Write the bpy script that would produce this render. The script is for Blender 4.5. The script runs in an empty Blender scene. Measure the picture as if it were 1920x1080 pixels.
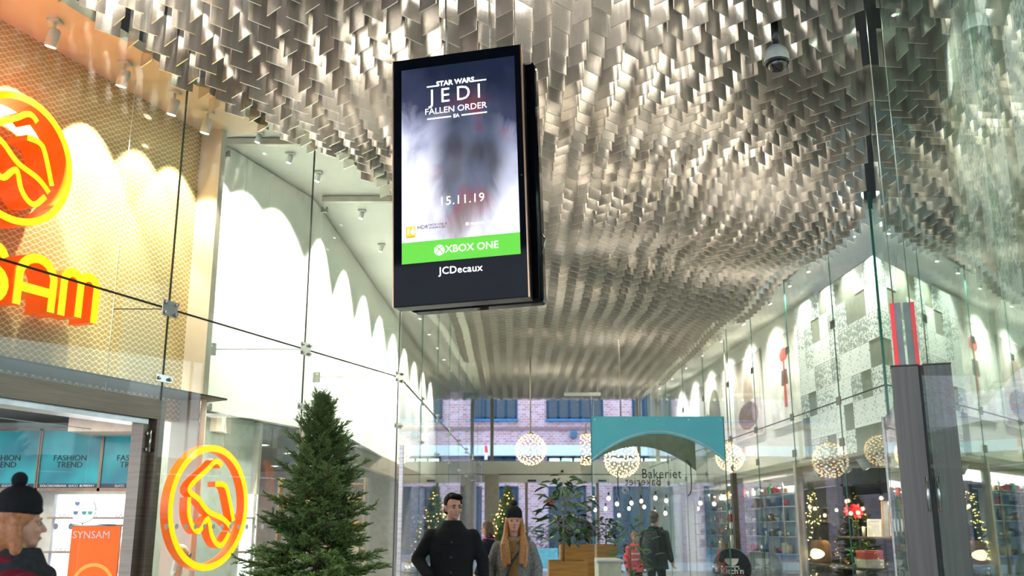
import bpy, bmesh, math, random
from mathutils import Matrix, Vector
random.seed(7)
SC = bpy.context.scene
COL = SC.collection
R = math.radians

# ------------------------------------------------------------------ camera
F_PX, PITCH, EYE = 1837.0, R(13.8), 1.45
cam_d = bpy.data.cameras.new('camera'); cam = bpy.data.objects.new('camera', cam_d); COL.objects.link(cam)
cam_d.sensor_width = 36.0; cam_d.lens = 36.0 * F_PX / 1920.0
cam.location = (0, 0, EYE); cam.rotation_euler = (math.pi / 2 + PITCH, 0, 0)
cam_d.clip_start = 0.02; cam_d.clip_end = 300
cam_d.dof.use_dof = True; cam_d.dof.focus_distance = 8.6; cam_d.dof.aperture_fstop = 2.4
SC.camera = cam
CT, ST = math.cos(PITCH), math.sin(PITCH)
def P(u, v, Y):
    """world point seen at (u, v) of the 1920x1080 frame, at distance Y in front of the viewer"""
    a = (u - 960) / F_PX; c = (540 - v) / F_PX
    k = Y / (CT - ST * c)
    return Vector((a * k, Y, EYE + (ST + CT * c) * k))

# ------------------------------------------------------------------ world, exposure
w = bpy.data.worlds.new('daylight'); SC.world = w; w.use_nodes = True
bg = w.node_tree.nodes['Background']
bg.inputs['Color'].default_value = (0.74, 0.85, 1.0, 1); bg.inputs['Strength'].default_value = 2.0
SC.view_settings.view_transform = 'Standard'; SC.view_settings.look = 'None'
SC.view_settings.exposure = 0.75; SC.view_settings.gamma = 1.0; SC.view_settings.use_curve_mapping = False
cy = SC.cycles
cy.max_bounces = 7; cy.diffuse_bounces = 2; cy.glossy_bounces = 4; cy.transmission_bounces = 4
cy.transparent_max_bounces = 18; cy.adaptive_threshold = 0.035; cy.adaptive_min_samples = 16; cy.caustics_reflective = False; cy.caustics_refractive = False
cy.sample_clamp_indirect = 6.0; cy.sample_clamp_direct = 0.0

# ------------------------------------------------------------------ materials
MATS = {}
def nodes(name):
    m = bpy.data.materials.new(name); m.use_nodes = True
    return m, m.node_tree, m.node_tree.nodes['Principled BSDF']
def mat(name, col, rough=0.5, metal=0.0, emit=None, es=1.0, var=0.12, scale=8.0, bump=0.0, spec=None, stretch=None):
    """principled with a procedural noise that varies its tone a little"""
    if name in MATS: return MATS[name]
    m, nt, b = nodes(name); L = nt.links
    b.inputs['Roughness'].default_value = rough; b.inputs['Metallic'].default_value = metal
    if spec is not None: b.inputs['Specular IOR Level'].default_value = spec
    tc = nt.nodes.new('ShaderNodeTexCoord'); mp = nt.nodes.new('ShaderNodeMapping')
    mp.inputs['Scale'].default_value = stretch or (1, 1, 1)
    L.new(tc.outputs['Object'], mp.inputs['Vector'])
    n = nt.nodes.new('ShaderNodeTexNoise'); n.inputs['Scale'].default_value = scale; n.inputs['Detail'].default_value = 4
    L.new(mp.outputs['Vector'], n.inputs['Vector'])
    r = nt.nodes.new('ShaderNodeValToRGB')
    lo = [max(0, c * (1 - var)) for c in col]; hi = [min(1, c * (1 + var)) for c in col]
    r.color_ramp.elements[0].color = (*lo, 1); r.color_ramp.elements[1].color = (*hi, 1)
    r.color_ramp.elements[0].position = 0.3; r.color_ramp.elements[1].position = 0.7
    L.new(n.outputs['Fac'], r.inputs['Fac']); L.new(r.outputs['Color'], b.inputs['Base Color'])
    if bump:
        bp = nt.nodes.new('ShaderNodeBump'); bp.inputs['Strength'].default_value = bump; bp.inputs['Distance'].default_value = 0.01
        L.new(n.outputs['Fac'], bp.inputs['Height']); L.new(bp.outputs['Normal'], b.inputs['Normal'])
    if emit:
        b.inputs['Emission Color'].default_value = (*emit, 1); b.inputs['Emission Strength'].default_value = es
    MATS[name] = m; return m
def glass(name, tint=(0.93, 0.97, 0.94), r0=0.045, rough=0.0, refl=(1, 1, 1)):
    """flat architectural glass: clear transmission and a mirror reflection that grows towards grazing angles"""
    if name in MATS: return MATS[name]
    m, nt, b = nodes(name); L = nt.links; nt.nodes.remove(b)
    tr = nt.nodes.new('ShaderNodeBsdfTransparent'); tr.inputs['Color'].default_value = (*tint, 1)
    gl = nt.nodes.new('ShaderNodeBsdfGlossy'); gl.inputs['Roughness'].default_value = rough; gl.inputs['Color'].default_value = (*refl, 1)
    lw = nt.nodes.new('ShaderNodeLayerWeight'); lw.inputs['Blend'].default_value = 0.5
    pw = nt.nodes.new('ShaderNodeMath'); pw.operation = 'POWER'; pw.inputs[1].default_value = 5
    ml = nt.nodes.new('ShaderNodeMath'); ml.operation = 'MULTIPLY_ADD'; ml.inputs[1].default_value = 1 - r0; ml.inputs[2].default_value = r0
    mx = nt.nodes.new('ShaderNodeMixShader')
    L.new(lw.outputs['Facing'], pw.inputs[0]); L.new(pw.outputs[0], ml.inputs[0]); L.new(ml.outputs[0], mx.inputs['Fac'])
    L.new(tr.outputs[0], mx.inputs[1]); L.new(gl.outputs[0], mx.inputs[2])
    L.new(mx.outputs[0], nt.nodes['Material Output'].inputs['Surface'])
    MATS[name] = m; return m
def glow(name, col, s, sampled=False):
    if name in MATS: return MATS[name]
    m, nt, b = nodes(name)
    b.inputs['Base Color'].default_value = (*col, 1); b.inputs['Roughness'].default_value = 0.4
    b.inputs['Emission Color'].default_value = (*col, 1); b.inputs['Emission Strength'].default_value = s
    if not sampled: m.cycles.emission_sampling = 'NONE'
    MATS[name] = m; return m
def steel_brushed(name, col, rough, sc=(70, 70, 1.2), var=0.3):
    """brushed sheet metal: streaks along the height of the sheet"""
    if name in MATS: return MATS[name]
    m, nt, b = nodes(name); L = nt.links
    b.inputs['Metallic'].default_value = 1.0
    g = nt.nodes.new('ShaderNodeNewGeometry'); mp = nt.nodes.new('ShaderNodeMapping'); mp.inputs['Scale'].default_value = sc
    L.new(g.outputs['Position'], mp.inputs['Vector'])
    n = nt.nodes.new('ShaderNodeTexNoise'); n.inputs['Scale'].default_value = 1.0; n.inputs['Detail'].default_value = 3
    L.new(mp.outputs['Vector'], n.inputs['Vector'])
    r = nt.nodes.new('ShaderNodeValToRGB')
    r.color_ramp.elements[0].color = (*[c * (1 - var) for c in col], 1); r.color_ramp.elements[1].color = (*[min(1, c * (1 + var)) for c in col], 1)
    r.color_ramp.elements[0].position = 0.25; r.color_ramp.elements[1].position = 0.75
    L.new(n.outputs['Fac'], r.inputs['Fac']); L.new(r.outputs['Color'], b.inputs['Base Color'])
    mr = nt.nodes.new('ShaderNodeMapRange'); mr.inputs['To Min'].default_value = rough * 0.75; mr.inputs['To Max'].default_value = rough * 1.3
    L.new(n.outputs['Fac'], mr.inputs['Value']); L.new(mr.outputs[0], b.inputs['Roughness'])
    MATS[name] = m; return m

# ------------------------------------------------------------------ mesh helpers
class MB:
    def __init__(s): s.v = []; s.f = []; s.sm = []
    def add(s, vs, fs, smooth=False):
        o = len(s.v); s.v += [tuple(x) for x in vs]; s.f += [tuple(i + o for i in f) for f in fs]; s.sm += [smooth] * len(fs); return s
    def box(s, x0, x1, y0, y1, z0, z1):
        return s.add([(x0,y0,z0),(x1,y0,z0),(x1,y1,z0),(x0,y1,z0),(x0,y0,z1),(x1,y0,z1),(x1,y1,z1),(x0,y1,z1)],
                     [(0,3,2,1),(4,5,6,7),(0,1,5,4),(1,2,6,5),(2,3,7,6),(3,0,4,7)])
    def bev(s, x0, x1, y0, y1, z0, z1, b=0.006):
        """box with chamfered edges"""
        bm = bmesh.new(); bmesh.ops.create_cube(bm, size=1)
        for v in bm.verts: v.co = Vector(((x0+x1)/2 + v.co.x*(x1-x0), (y0+y1)/2 + v.co.y*(y1-y0), (z0+z1)/2 + v.co.z*(z1-z0)))
        bmesh.ops.bevel(bm, geom=bm.edges[:], offset=b, segments=2, affect='EDGES', profile=0.5)
        bm.verts.index_update(); s.add([v.co[:] for v in bm.verts], [[v.index for v in f.verts] for f in bm.faces]); bm.free(); return s
    def tube(s, pts, rad, n=8, smooth=True, caps=True):
        pts = [Vector(p) for p in pts]; rs = rad if isinstance(rad, (list, tuple)) else [rad] * len(pts)
        vs = []; fs = []; up = None
        for i, p in enumerate(pts):
            d = (pts[min(i+1, len(pts)-1)] - pts[max(i-1, 0)]).normalized()
            if up is None or abs(up.dot(d)) > 0.95: up = Vector((0,0,1)) if abs(d.z) < 0.9 else Vector((1,0,0))
            a = d.cross(up).normalized(); b = a.cross(d)
            up = b
            for k in range(n):
                t = 2*math.pi*k/n; vs.append(p + (a*math.cos(t) + b*math.sin(t)) * rs[i])
        for i in range(len(pts)-1):
            for k in range(n):
                k2 = (k+1) % n; fs.append((i*n+k, i*n+k2, (i+1)*n+k2, (i+1)*n+k))
        o = len(s.v); s.add(vs, fs, smooth)
        if caps: s.f += [tuple(o+k for k in range(n))[::-1], tuple(o+(len(pts)-1)*n+k for k in range(n))]; s.sm += [False, False]
        return s
    def lathe(s, prof, n=20, c=(0,0,0), smooth=True):
        """profile of (radius, z) turned round the upright axis through c"""
        vs = []; fs = []
        for r, z in prof:
            for k in range(n):
                t = 2*math.pi*k/n; vs.append((c[0]+r*math.cos(t), c[1]+r*math.sin(t), c[2]+z))
        for i in range(len(prof)-1):
            for k in range(n):
                k2 = (k+1) % n; fs.append((i*n+k, i*n+k2, (i+1)*n+k2, (i+1)*n+k))
        return s.add(vs, fs, smooth)
    def ball(s, c, r, n=10, m=7):
        rx, ry, rz = r if isinstance(r, (tuple, list)) else (r, r, r)
        vs = [(c[0], c[1], c[2]-rz)]; fs = []
        for i in range(1, m):
            a = -math.pi/2 + math.pi*i/m
            for k in range(n):
                t = 2*math.pi*k/n; vs.append((c[0]+rx*math.cos(a)*math.cos(t), c[1]+ry*math.cos(a)*math.sin(t), c[2]+rz*math.sin(a)))
        vs.append((c[0], c[1], c[2]+rz)); top = len(vs)-1
        for k in range(n):
            k2 = (k+1) % n; fs.append((0, 1+k2, 1+k)); fs.append((top, 1+(m-2)*n+k, 1+(m-2)*n+k2))
            for i in range(m-2): fs.append((1+i*n+k, 1+i*n+k2, 1+(i+1)*n+k2, 1+(i+1)*n+k))
        return s.add(vs, fs, True)
    def disc(s, c, r, ax=(0,0,1), n=20, th=0.003):
        ax = Vector(ax).normalized(); c = Vector(c)
        return s.tube([c - ax*th/2, c + ax*th/2], r, n, smooth=False)
    def prism(s, poly, y0, y1):
        """polygon in (x, z) given thickness from y0 to y1"""
        n = len(poly); vs = [(x, y0, z) for x, z in poly] + [(x, y1, z) for x, z in poly]
        fs = [tuple(range(n)), tuple(range(2*n-1, n-1, -1))] + [(i, n+i, n+(i+1) % n, (i+1) % n) for i in range(n)]
        return s.add(vs, fs)
    def mesh(s, name):
        me = bpy.data.meshes.new(name); me.from_pydata(s.v, [], s.f)
        me.polygons.foreach_set('use_smooth', s.sm); me.update()
        bm = bmesh.new(); bm.from_mesh(me); bmesh.ops.recalc_face_normals(bm, faces=bm.faces[:]); bm.to_mesh(me); bm.free()
        return me
    def build(s, name, m, parent=None, mw=None):
        return link(name, s.mesh(name), m, parent, mw)
def link(name, me, m=None, parent=None, mw=None):
    o = bpy.data.objects.new(name, me); COL.objects.link(o)
    if m is not None and not len(me.materials): me.materials.append(m)
    if parent: o.parent = parent
    if mw is not None: o.matrix_local = mw
    return o
def tag(o, label, cat, group=None, kind=None):
    o['label'] = label; o['category'] = cat
    if group: o['group'] = group
    if kind: o['kind'] = kind
    return o
def thing(name, label, cat, mw=None, group=None, kind=None):
    o = bpy.data.objects.new(name, None); COL.objects.link(o); o.empty_display_size = 0.1
    if mw is not None: o.matrix_world = mw
    return tag(o, label, cat, group, kind)
def Tr(x, y, z): return Matrix.Translation((x, y, z))
def Rz(a): return Matrix.Rotation(a, 4, 'Z')
def frame(o, xd):
    x = Vector((xd[0], xd[1], 0)).normalized(); y = Vector((-x.y, x.x, 0))
    return Matrix(((x.x, y.x, 0, o[0]), (x.y, y.y, 0, o[1]), (0, 0, 1, 0), (0, 0, 0, 1)))
def text(body, size, name, m, parent=None, mw=None, ext=0.002, align='CENTER', sx=1.0, sp=1.0, bold=0.0):
    """lettering as a thin raised mesh: reads along +x, stands along +z, faces -y"""
    c = bpy.data.curves.new(name, 'FONT'); c.body = body; c.size = size; c.extrude = ext; c.align_x = align; c.align_y = 'CENTER'
    c.space_character = sp; c.offset = bold; c.resolution_u = 3
    o = bpy.data.objects.new('lettering_source', c); COL.objects.link(o)
    dg = bpy.context.evaluated_depsgraph_get(); me = bpy.data.meshes.new_from_object(o.evaluated_get(dg))
    bpy.data.objects.remove(o); bpy.data.curves.remove(c)
    me.transform(Matrix.Rotation(math.pi/2, 4, 'X') @ Matrix.Diagonal((sx, 1, 1, 1))); me.name = name
    me.materials.clear()
    return link(name, me, m, parent, mw)
def smooth_path(pts, n=5, closed=False):
    """Catmull-Rom through points of two or three numbers"""
    pts = [Vector(p) for p in pts]; out = []; N = len(pts)
    rng = range(N if closed else N-1)
    for i in rng:
        if closed: p0, p1, p2, p3 = pts[(i-1) % N], pts[i], pts[(i+1) % N], pts[(i+2) % N]
        else: p0, p1, p2, p3 = pts[max(i-1,0)], pts[i], pts[i+1], pts[min(i+2,N-1)]
        for k in range(n):
            t = k/n
            out.append(0.5*((2*p1) + (p2-p0)*t + (2*p0-5*p1+4*p2-p3)*t*t + (3*p1-p0-3*p2+p3)*t**3))
    if not closed: out.append(pts[-1])
    return out
def ribbon(pts, wd, y0, y1, closed=False):
    """stroke of width wd along an (x, z) path; returns the face turned to -y and the body behind it"""
    pts = [Vector((p[0], p[1])) for p in pts]; N = len(pts); Lf = []; Rt = []
    for i, p in enumerate(pts):
        a = pts[(i-1) % N] if closed else pts[max(i-1,0)]; b = pts[(i+1) % N] if closed else pts[min(i+1,N-1)]
        d1 = (p-a).normalized() if (p-a).length > 1e-9 else (b-p).normalized()
        d2 = (b-p).normalized() if (b-p).length > 1e-9 else d1
        d = (d1+d2).normalized(); nn = Vector((-d.y, d.x)); c = max(0.45, nn.dot(Vector((-d1.y, d1.x))))
        Lf.append(p + nn*wd/2/c); Rt.append(p - nn*wd/2/c)
    def V(y): return [(q.x, y, q.y) for q in Lf] + [(q.x, y, q.y) for q in Rt]
    segs = range(N if closed else N-1); q4 = [(i, (i+1) % N, N+(i+1) % N, N+i) for i in segs]
    front = MB().add(V(y0), q4); body = MB(); body.add(V(y0+0.0005)+V(y1), q4 + [tuple(2*N+k for k in f) for f in q4] +
        [(i, (i+1) % N, 2*N+(i+1) % N, 2*N+i) for i in segs] + [(N+i, N+(i+1) % N, 3*N+(i+1) % N, 3*N+i) for i in segs] +
        ([] if closed else [(0, N, 3*N, 2*N), (N-1, 2*N-1, 4*N-1, 3*N-1)]))
    return front, body

# the four lines the place is laid out on: passage side by the optician, corridor sides, glass beside the viewer
FL = frame((-3.41, 9.5), (0.3665, 0.9304))        # +x away along the shopfront, +y into the shop
FC = frame((-1.62, 14.0), (0.54, 22.0))           # +y into the shop
FR = frame((5.66, 14.8), (-0.75, 21.2))           # -y into the shop
FG = frame((0.37, 0.0), (0.3587, 1.0))            # -y behind the glass
def left_x(Y): return -7.15 + 0.394*Y if Y < 14.0 else -1.62 + (Y-14.0)*0.54/22.0
def right_x(Y): return 0.37 + 0.3587*Y if Y < 14.8 else 5.66 - (Y-14.8)*0.75/21.2
ORD = ['first', 'second', 'third', 'fourth', 'fifth', 'sixth', 'seventh', 'eighth', 'ninth', 'tenth', 'eleventh', 'twelfth', 'thirteenth', 'fourteenth', 'fifteenth']
Y_END = 36.0; PANEL = 8.0

# shared materials
M_GLASS = glass('shopfront_glass', (0.93, 0.97, 0.94), 0.03); M_CLEAR = glass('clear_pane', (0.97, 0.985, 0.98), 0.015)
M_EDGE = mat('green_glass_edge', (0.05, 0.22, 0.17), 0.15)
M_SEAL = mat('black_seal', (0.012, 0.013, 0.012), 0.6)
M_STEEL = steel_brushed('brushed_stainless', (0.42, 0.39, 0.35), 0.33, (3, 3, 60))
M_CHROME = mat('polished_steel', (0.55, 0.55, 0.52), 0.18, 1.0)
M_WHITE = mat('white_paint', (0.82, 0.82, 0.78), 0.55, var=0.03)
M_BEIGE = mat('beige_soffit_paint', (0.86, 0.76, 0.66), 0.6, var=0.03)
M_BLACK = mat('black_plastic', (0.012, 0.012, 0.014), 0.25)
M_BLACKPRINT = mat('black_print', (0.01, 0.01, 0.01), 0.5)
M_WHITEPRINT = mat('white_print', (0.9, 0.9, 0.9), 0.5)
M_LAMP_W = glow('lamp_warm_white', (1.0, 0.87, 0.66), 22.0)
M_LAMP_C = glow('lamp_white', (1.0, 0.97, 0.9), 22.0)
def spot(name_parent, loc, target, power, size, col, blend=0.25, rad=0.04):
    d = bpy.data.lights.new('spot_beam', 'SPOT'); d.energy = power; d.spot_size = R(size); d.spot_blend = blend; d.color = col; d.shadow_soft_size = rad
    o = bpy.data.objects.new('spot_beam', d); COL.objects.link(o)
    q = (Vector(target) - Vector(loc)).to_track_quat('-Z', 'Y')
    o.location = loc; o.rotation_euler = q.to_euler()
    return o
def area(loc, power, sx, sy, col, rot=(0,0,0)):  # fill light added inside a shop, without a fitting
    d = bpy.data.lights.new('shop_fill_light', 'AREA'); d.energy = power; d.shape = 'RECTANGLE'; d.size = sx; d.size_y = sy; d.color = col
    o = bpy.data.objects.new('shop_fill_light', d); COL.objects.link(o); o.location = loc; o.rotation_euler = rot
    return o

# ------------------------------------------------------------------ floor, ceiling slab, fins
def struct(name, mb, m, label, cat, mw=None):
    o = mb.build(name, m, None, mw); return tag(o, label, cat, None, 'structure')
M_FLOOR = mat('pale_stone_floor', (0.42, 0.41, 0.40), 0.28, var=0.15, scale=1.5)
struct('floor', MB().box(-16, 18, -9, Y_END, -0.2, 0.0), M_FLOOR, 'pale stone floor running through the shopping passage', 'floor')
struct('wall_rear_added', MB().box(-3.0, 18, -9.4, -9.0, 0, 9), mat('added_rear_dark', (0.16, 0.13, 0.12), 0.8, var=0.3, scale=2), 'unseen dark wall added behind the viewer to darken reflections', 'wall')  # unseen wall added to cut sky reflections, left side open for light
M_SLAB = mat('ceiling_slab_dark', (0.035, 0.033, 0.03), 0.8)
mb = MB(); mb.box(-16, 18, -3.0, Y_END, 6.95, 7.2)
ceil = struct('ceiling', mb, M_SLAB, 'ceiling hung all over with upright square steel fins', 'ceiling')
M_FIN = steel_brushed('fin_steel', (0.74, 0.705, 0.65), 0.19, (70, 70, 1.2), 0.06)
_nt = M_FIN.node_tree; _b = _nt.nodes['Principled BSDF']; _tg = _nt.nodes.new('ShaderNodeTangent'); _tg.direction_type = 'RADIAL'; _tg.axis = 'Z'
_b.inputs['Metallic'].default_value = 0.74; _b.inputs['Anisotropic'].default_value = 0.7; _b.inputs['Anisotropic Rotation'].default_value = 0.25; _nt.links.new(_tg.outputs[0], _b.inputs['Tangent'])
PER = 0.354; FW, FT = 0.238, 0.009
def fin_mesh(h):
    return MB().box(-FW/2, FW/2, -FT/2, FT/2, 0, h).mesh('fin')
FINH = 0.42
fin_me = fin_mesh(FINH); fin_me.materials.append(M_FIN)
fins = []
row = 0; Y = 6.2 - 5*PER
while Y < Y_END - 0.25:
    x = -5.2 - 4*PER
    k = 0
    while x < 7.0:
        for q in (0, 1):
            xx = x + q*PER/2; yy = Y + (0.0 if q == 0 else PER/2)
            if left_x(yy) - 0.02 < xx < right_x(yy) - (0.09 if yy < 14.8 else 0.16):
                zb = 6.02 + 0.10*math.sin(yy*1.15 + 0.5*math.sin(xx*0.9)) + 0.05*math.sin(xx*1.3 + yy*0.35)
                if yy > 18: zb = 6.02 + (zb-6.02)*max(0.15, 1-(yy-18)/8)
                ang = (R(45) if q == 0 else R(-45)) + R(random.uniform(-1.3, 1.3))
                tilt = R(random.uniform(-0.7, 0.7))
                fins.append((xx, yy, zb + random.uniform(-0.006, 0.006), ang, tilt))
        x += PER
    row += 1; Y += PER
def proj(x, y, z):
    d = y*CT + (z-EYE)*ST; return 960 + F_PX*x/d, 540 - F_PX*(-y*ST + (z-EYE)*CT)/d
def inview(f):
    u, v = proj(f[0], f[1], f[2]+0.1); return -20 < u < 1930 and -60 < v < 1080
near = sorted([f for f in fins if inview(f)], key=lambda f: f[1] + abs(f[0])*0.15)[:300]
near_set = set(near)
rest = MB()
for f in fins:
    m4 = Tr(f[0], f[1], f[2]) @ Rz(f[3]) @ Matrix.Rotation(f[4], 4, 'X')
    if f in near_set:
        o = bpy.data.objects.new('fin', fin_me); COL.objects.link(o); o.parent = ceil; o.matrix_local = m4
    else:
        vs = [m4 @ Vector((sx*FW/2, sy*FT/2, h)) for h in (0, FINH) for sx, sy in ((-1,-1),(1,-1),(1,1),(-1,1))]
        rest.add(vs, [(0,3,2,1),(4,5,6,7),(0,1,5,4),(1,2,6,5),(2,3,7,6),(3,0,4,7)])
o = rest.build('fin_field', M_FIN, ceil); o['kind'] = 'stuff'
# light panels added above the fins to put bright patches in the steel
M_ADDPANEL = glow('added_light_panel', (1.0, 0.94, 0.84), PANEL, True)
for xx, yl in ((-3.2, 7.6), (-1.6, 10.2), (0.6, 8.0), (1.9, 10.9), (-0.2, 12.8), (3.5, 13.2), (1.6, 15.6), (4.4, 17.8), (0.2, 19.5), (2.6, 24.0), (1.0, 29.0), (3.4, 31.5)):
    MB().box(xx-0.6, xx+0.6, yl-0.45, yl+0.45, 6.90, 6.94).build('added_light_panel', M_ADDPANEL, ceil)
# ------------------------------------------------------------------ soft bodies: overlapping ellipsoids and tapered limbs grown into one skin
def blob(prims, vox=0.01, smooth=2):
    mb = MB()
    for p in prims:
        if p[0] == 'e': mb.ball(p[1], p[2], 16, 12)
        elif p[0] == 'c':
            a, ra, b, rb = Vector(p[1]), p[2], Vector(p[3]), p[4]
            mb.ball(a, ra, 12, 8); mb.ball(b, rb, 12, 8)
            if (b-a).length > 1e-4: mb.tube([a, b], [ra, rb], 12)
        elif p[0] == 'l':      # stacked elliptic sections (cx, cy, z, rx, ry), closed at both ends
            vs = []; fs = []; n = 24
            for cx, cy_, z, rx, ry in p[1]:
                for k in range(n):
                    t = 2*math.pi*k/n; vs.append((cx+rx*math.cos(t), cy_+ry*math.sin(t), z))
            m = len(p[1])
            for i in range(m-1):
                for k in range(n): fs.append((i*n+k, i*n+(k+1) % n, (i+1)*n+(k+1) % n, (i+1)*n+k))
            fs += [tuple(range(n))[::-1], tuple((m-1)*n+k for k in range(n))]
            mb.add(vs, fs)
    me = mb.mesh('skin'); o = bpy.data.objects.new('skin_source', me); COL.objects.link(o)
    r = o.modifiers.new('r', 'REMESH'); r.mode = 'VOXEL'; r.voxel_size = vox; r.use_smooth_shade = True
    if smooth:
        s = o.modifiers.new('s', 'SMOOTH'); s.iterations = smooth; s.factor = 0.5
    dg = bpy.context.evaluated_depsgraph_get(); out = bpy.data.meshes.new_from_object(o.evaluated_get(dg))
    bpy.data.objects.remove(o); bpy.data.meshes.remove(me); out.materials.clear()
    out.polygons.foreach_set('use_smooth', [True]*len(out.polygons))
    return out
# ------------------------------------------------------------------ optician side: patterned gold wall, soffit, portal
def gold_pattern():
    m, nt, b = nodes('gold_net_pattern'); L = nt.links; N = nt.nodes
    tc = N.new('ShaderNodeTexCoord'); sp = N.new('ShaderNodeSeparateXYZ'); L.new(tc.outputs['Object'], sp.inputs[0])
    def M(op, a, bb=None, c=None):
        n = N.new('ShaderNodeMath'); n.operation = op
        for i, x in enumerate((a, bb, c)):
            if x is None: continue
            if isinstance(x, (int, float)): n.inputs[i].default_value = x
            else: L.new(x, n.inputs[i])
        return n.outputs[0]
    x = M('MULTIPLY', sp.outputs['X'], 2*math.pi/0.088); v = M('DIVIDE', sp.outputs['Z'], 0.058)
    s = M('MULTIPLY', M('SINE', x), 0.27)
    def line(e): return M('LESS_THAN', M('ABSOLUTE', M('SUBTRACT', M('FRACT', e), 0.5)), 0.085)
    ln = M('MAXIMUM', line(M('ADD', v, s)), line(M('SUBTRACT', M('ADD', v, 0.5), M('MULTIPLY', s, 0.4))))
    nz = N.new('ShaderNodeTexNoise'); nz.inputs['Scale'].default_value = 1.3; L.new(tc.outputs['Object'], nz.inputs['Vector'])
    r = N.new('ShaderNodeValToRGB'); r.color_ramp.elements[0].color = (0.41, 0.295, 0.10, 1); r.color_ramp.elements[1].color = (0.55, 0.41, 0.17, 1)
    L.new(nz.outputs['Fac'], r.inputs['Fac'])
    mx = N.new('ShaderNodeMix'); mx.data_type = 'RGBA'; L.new(ln, mx.inputs['Factor']); L.new(r.outputs['Color'], mx.inputs['A'])
    mx.inputs['B'].default_value = (0.86, 0.74, 0.50, 1)
    L.new(mx.outputs['Result'], b.inputs['Base Color']); b.inputs['Roughness'].default_value = 0.45; b.inputs['Metallic'].default_value = 0.15
    return m
M_GOLD = gold_pattern()
gw = tag(MB().box(-4.6, 1.22, 0.8, 0.9, 2.6, 6.05).build('wall_left', M_GOLD, None, FL), 'gold wall with a white net pattern behind the optician sign', 'wall', None, 'structure')
struct('trim_1', MB().box(1.22, 1.3, 0.5, 0.9, 0, 6.3).box(1.3, 1.46, 0.62, 0.9, 0, 6.3).box(1.46, 1.52, 0.7, 0.9, 0, 6.3),
       mat('ivory_trim', (0.74, 0.66, 0.56), 0.5, var=0.04), 'ivory upright trim between the gold wall and the white panelled wall', 'trim', FL)
struct('trim_2', MB().box(-4.6, 1.46, 0.02, 0.9, 6.05, 6.15), M_BEIGE, 'warm beige soffit over the gold patterned wall', 'soffit', FL)
# steel portal: lintel in three steps and a jamb
po = thing('door_1', 'brushed steel portal framing the entrance of the optician', 'portal', FL, None, 'structure')
M_PORT = steel_brushed('weathered_portal_steel', (0.25, 0.195, 0.155), 0.42, (2, 2, 40), 0.25)
MB().box(-4.6, -0.02, 0.0, 0.34, 2.55, 2.66).build('lintel_top', M_PORT, po)
MB().box(-4.6, -0.06, -0.03, 0.30, 2.47, 2.55).build('lintel_band', M_PORT, po)
MB().box(-4.6, -0.12, 0.02, 0.26, 2.42, 2.47).build('lintel_reveal', mat('portal_reveal', (0.6, 0.58, 0.56), 0.3, 0.8), po)
MB().box(-0.02, 0.08, 0.0, 0.2, 0, 2.66).box(-0.06, -0.02, -0.03, 0.18, 0, 2.55).build('jamb_edge', M_PORT, po)
MB().box(-0.17, -0.06, 0.03, 0.17, 0, 2.42).build('jamb_face', M_PORT, po)
hg = MB().tube([(-0.10, 0.0, 2.36), (-0.10, 0.0, 2.16)], 0.012, 8).build('hinge_rod', M_CHROME, po)
for z in (2.33, 2.18): MB().disc((-0.12, 0.025, z), 0.018, (0,1,0), 12, 0.03).build('bolt', M_CHROME, po)

# the glass screen in front: upper and lower panes, dark joints, clamps, stiffening glass fins behind
ZJ, ZT = 3.57, 6.35
def clamp(parent, x, z, four=True, y=0.0, mw=None):
    h = 0.16 if four else 0.075
    MB().bev(x-0.11, x+0.11, y-0.02, y-0.008, z-h/2, z+h/2, 0.004).build('clamp', M_CHROME, parent)
    for sx in (-0.075, 0.075):
        for sz in ((-0.05, 0.05) if four else (0,)):
            MB().tube([(x+sx, y-0.055, z+sz), (x+sx, y-0.02, z+sz)], [0.014, 0.02], 10).build('bolt', M_CHROME, parent)
wn = thing('window_1', 'frameless bolted glass screen standing before the gold wall and white wall', 'glass screen', FL, None, 'structure')
js = (-4.84, -2.42, 0.0, 2.42, 4.84)
for a, b in zip(js, js[1:]):
    MB().box(a+0.008, b-0.008, -0.006, 0.006, ZJ+0.008, ZT).build('pane', M_GLASS, wn)
    MB().box(a+0.008, b-0.008, -0.006, 0.006, 2.66 if b <= 0 else 0.02, ZJ-0.008).build('pane', M_GLASS, wn)
    MB().box(a, b, -0.009, 0.009, ZJ-0.008, ZJ+0.008).build('seal', M_SEAL, wn)
for x in js[1:]:
    MB().box(x-0.0075, x-0.001, -0.008, 0.008, 2.66 if x <= 0 else 0.02, ZT).build('seal', M_SEAL, wn)
    MB().box(x-0.001, x+0.0075, -0.008, 0.008, 2.66 if x <= 0 else 0.02, ZT).build('glass_edge', M_EDGE, wn)
    clamp(wn, x, ZJ); clamp(wn, x, 2.87, False)
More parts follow.
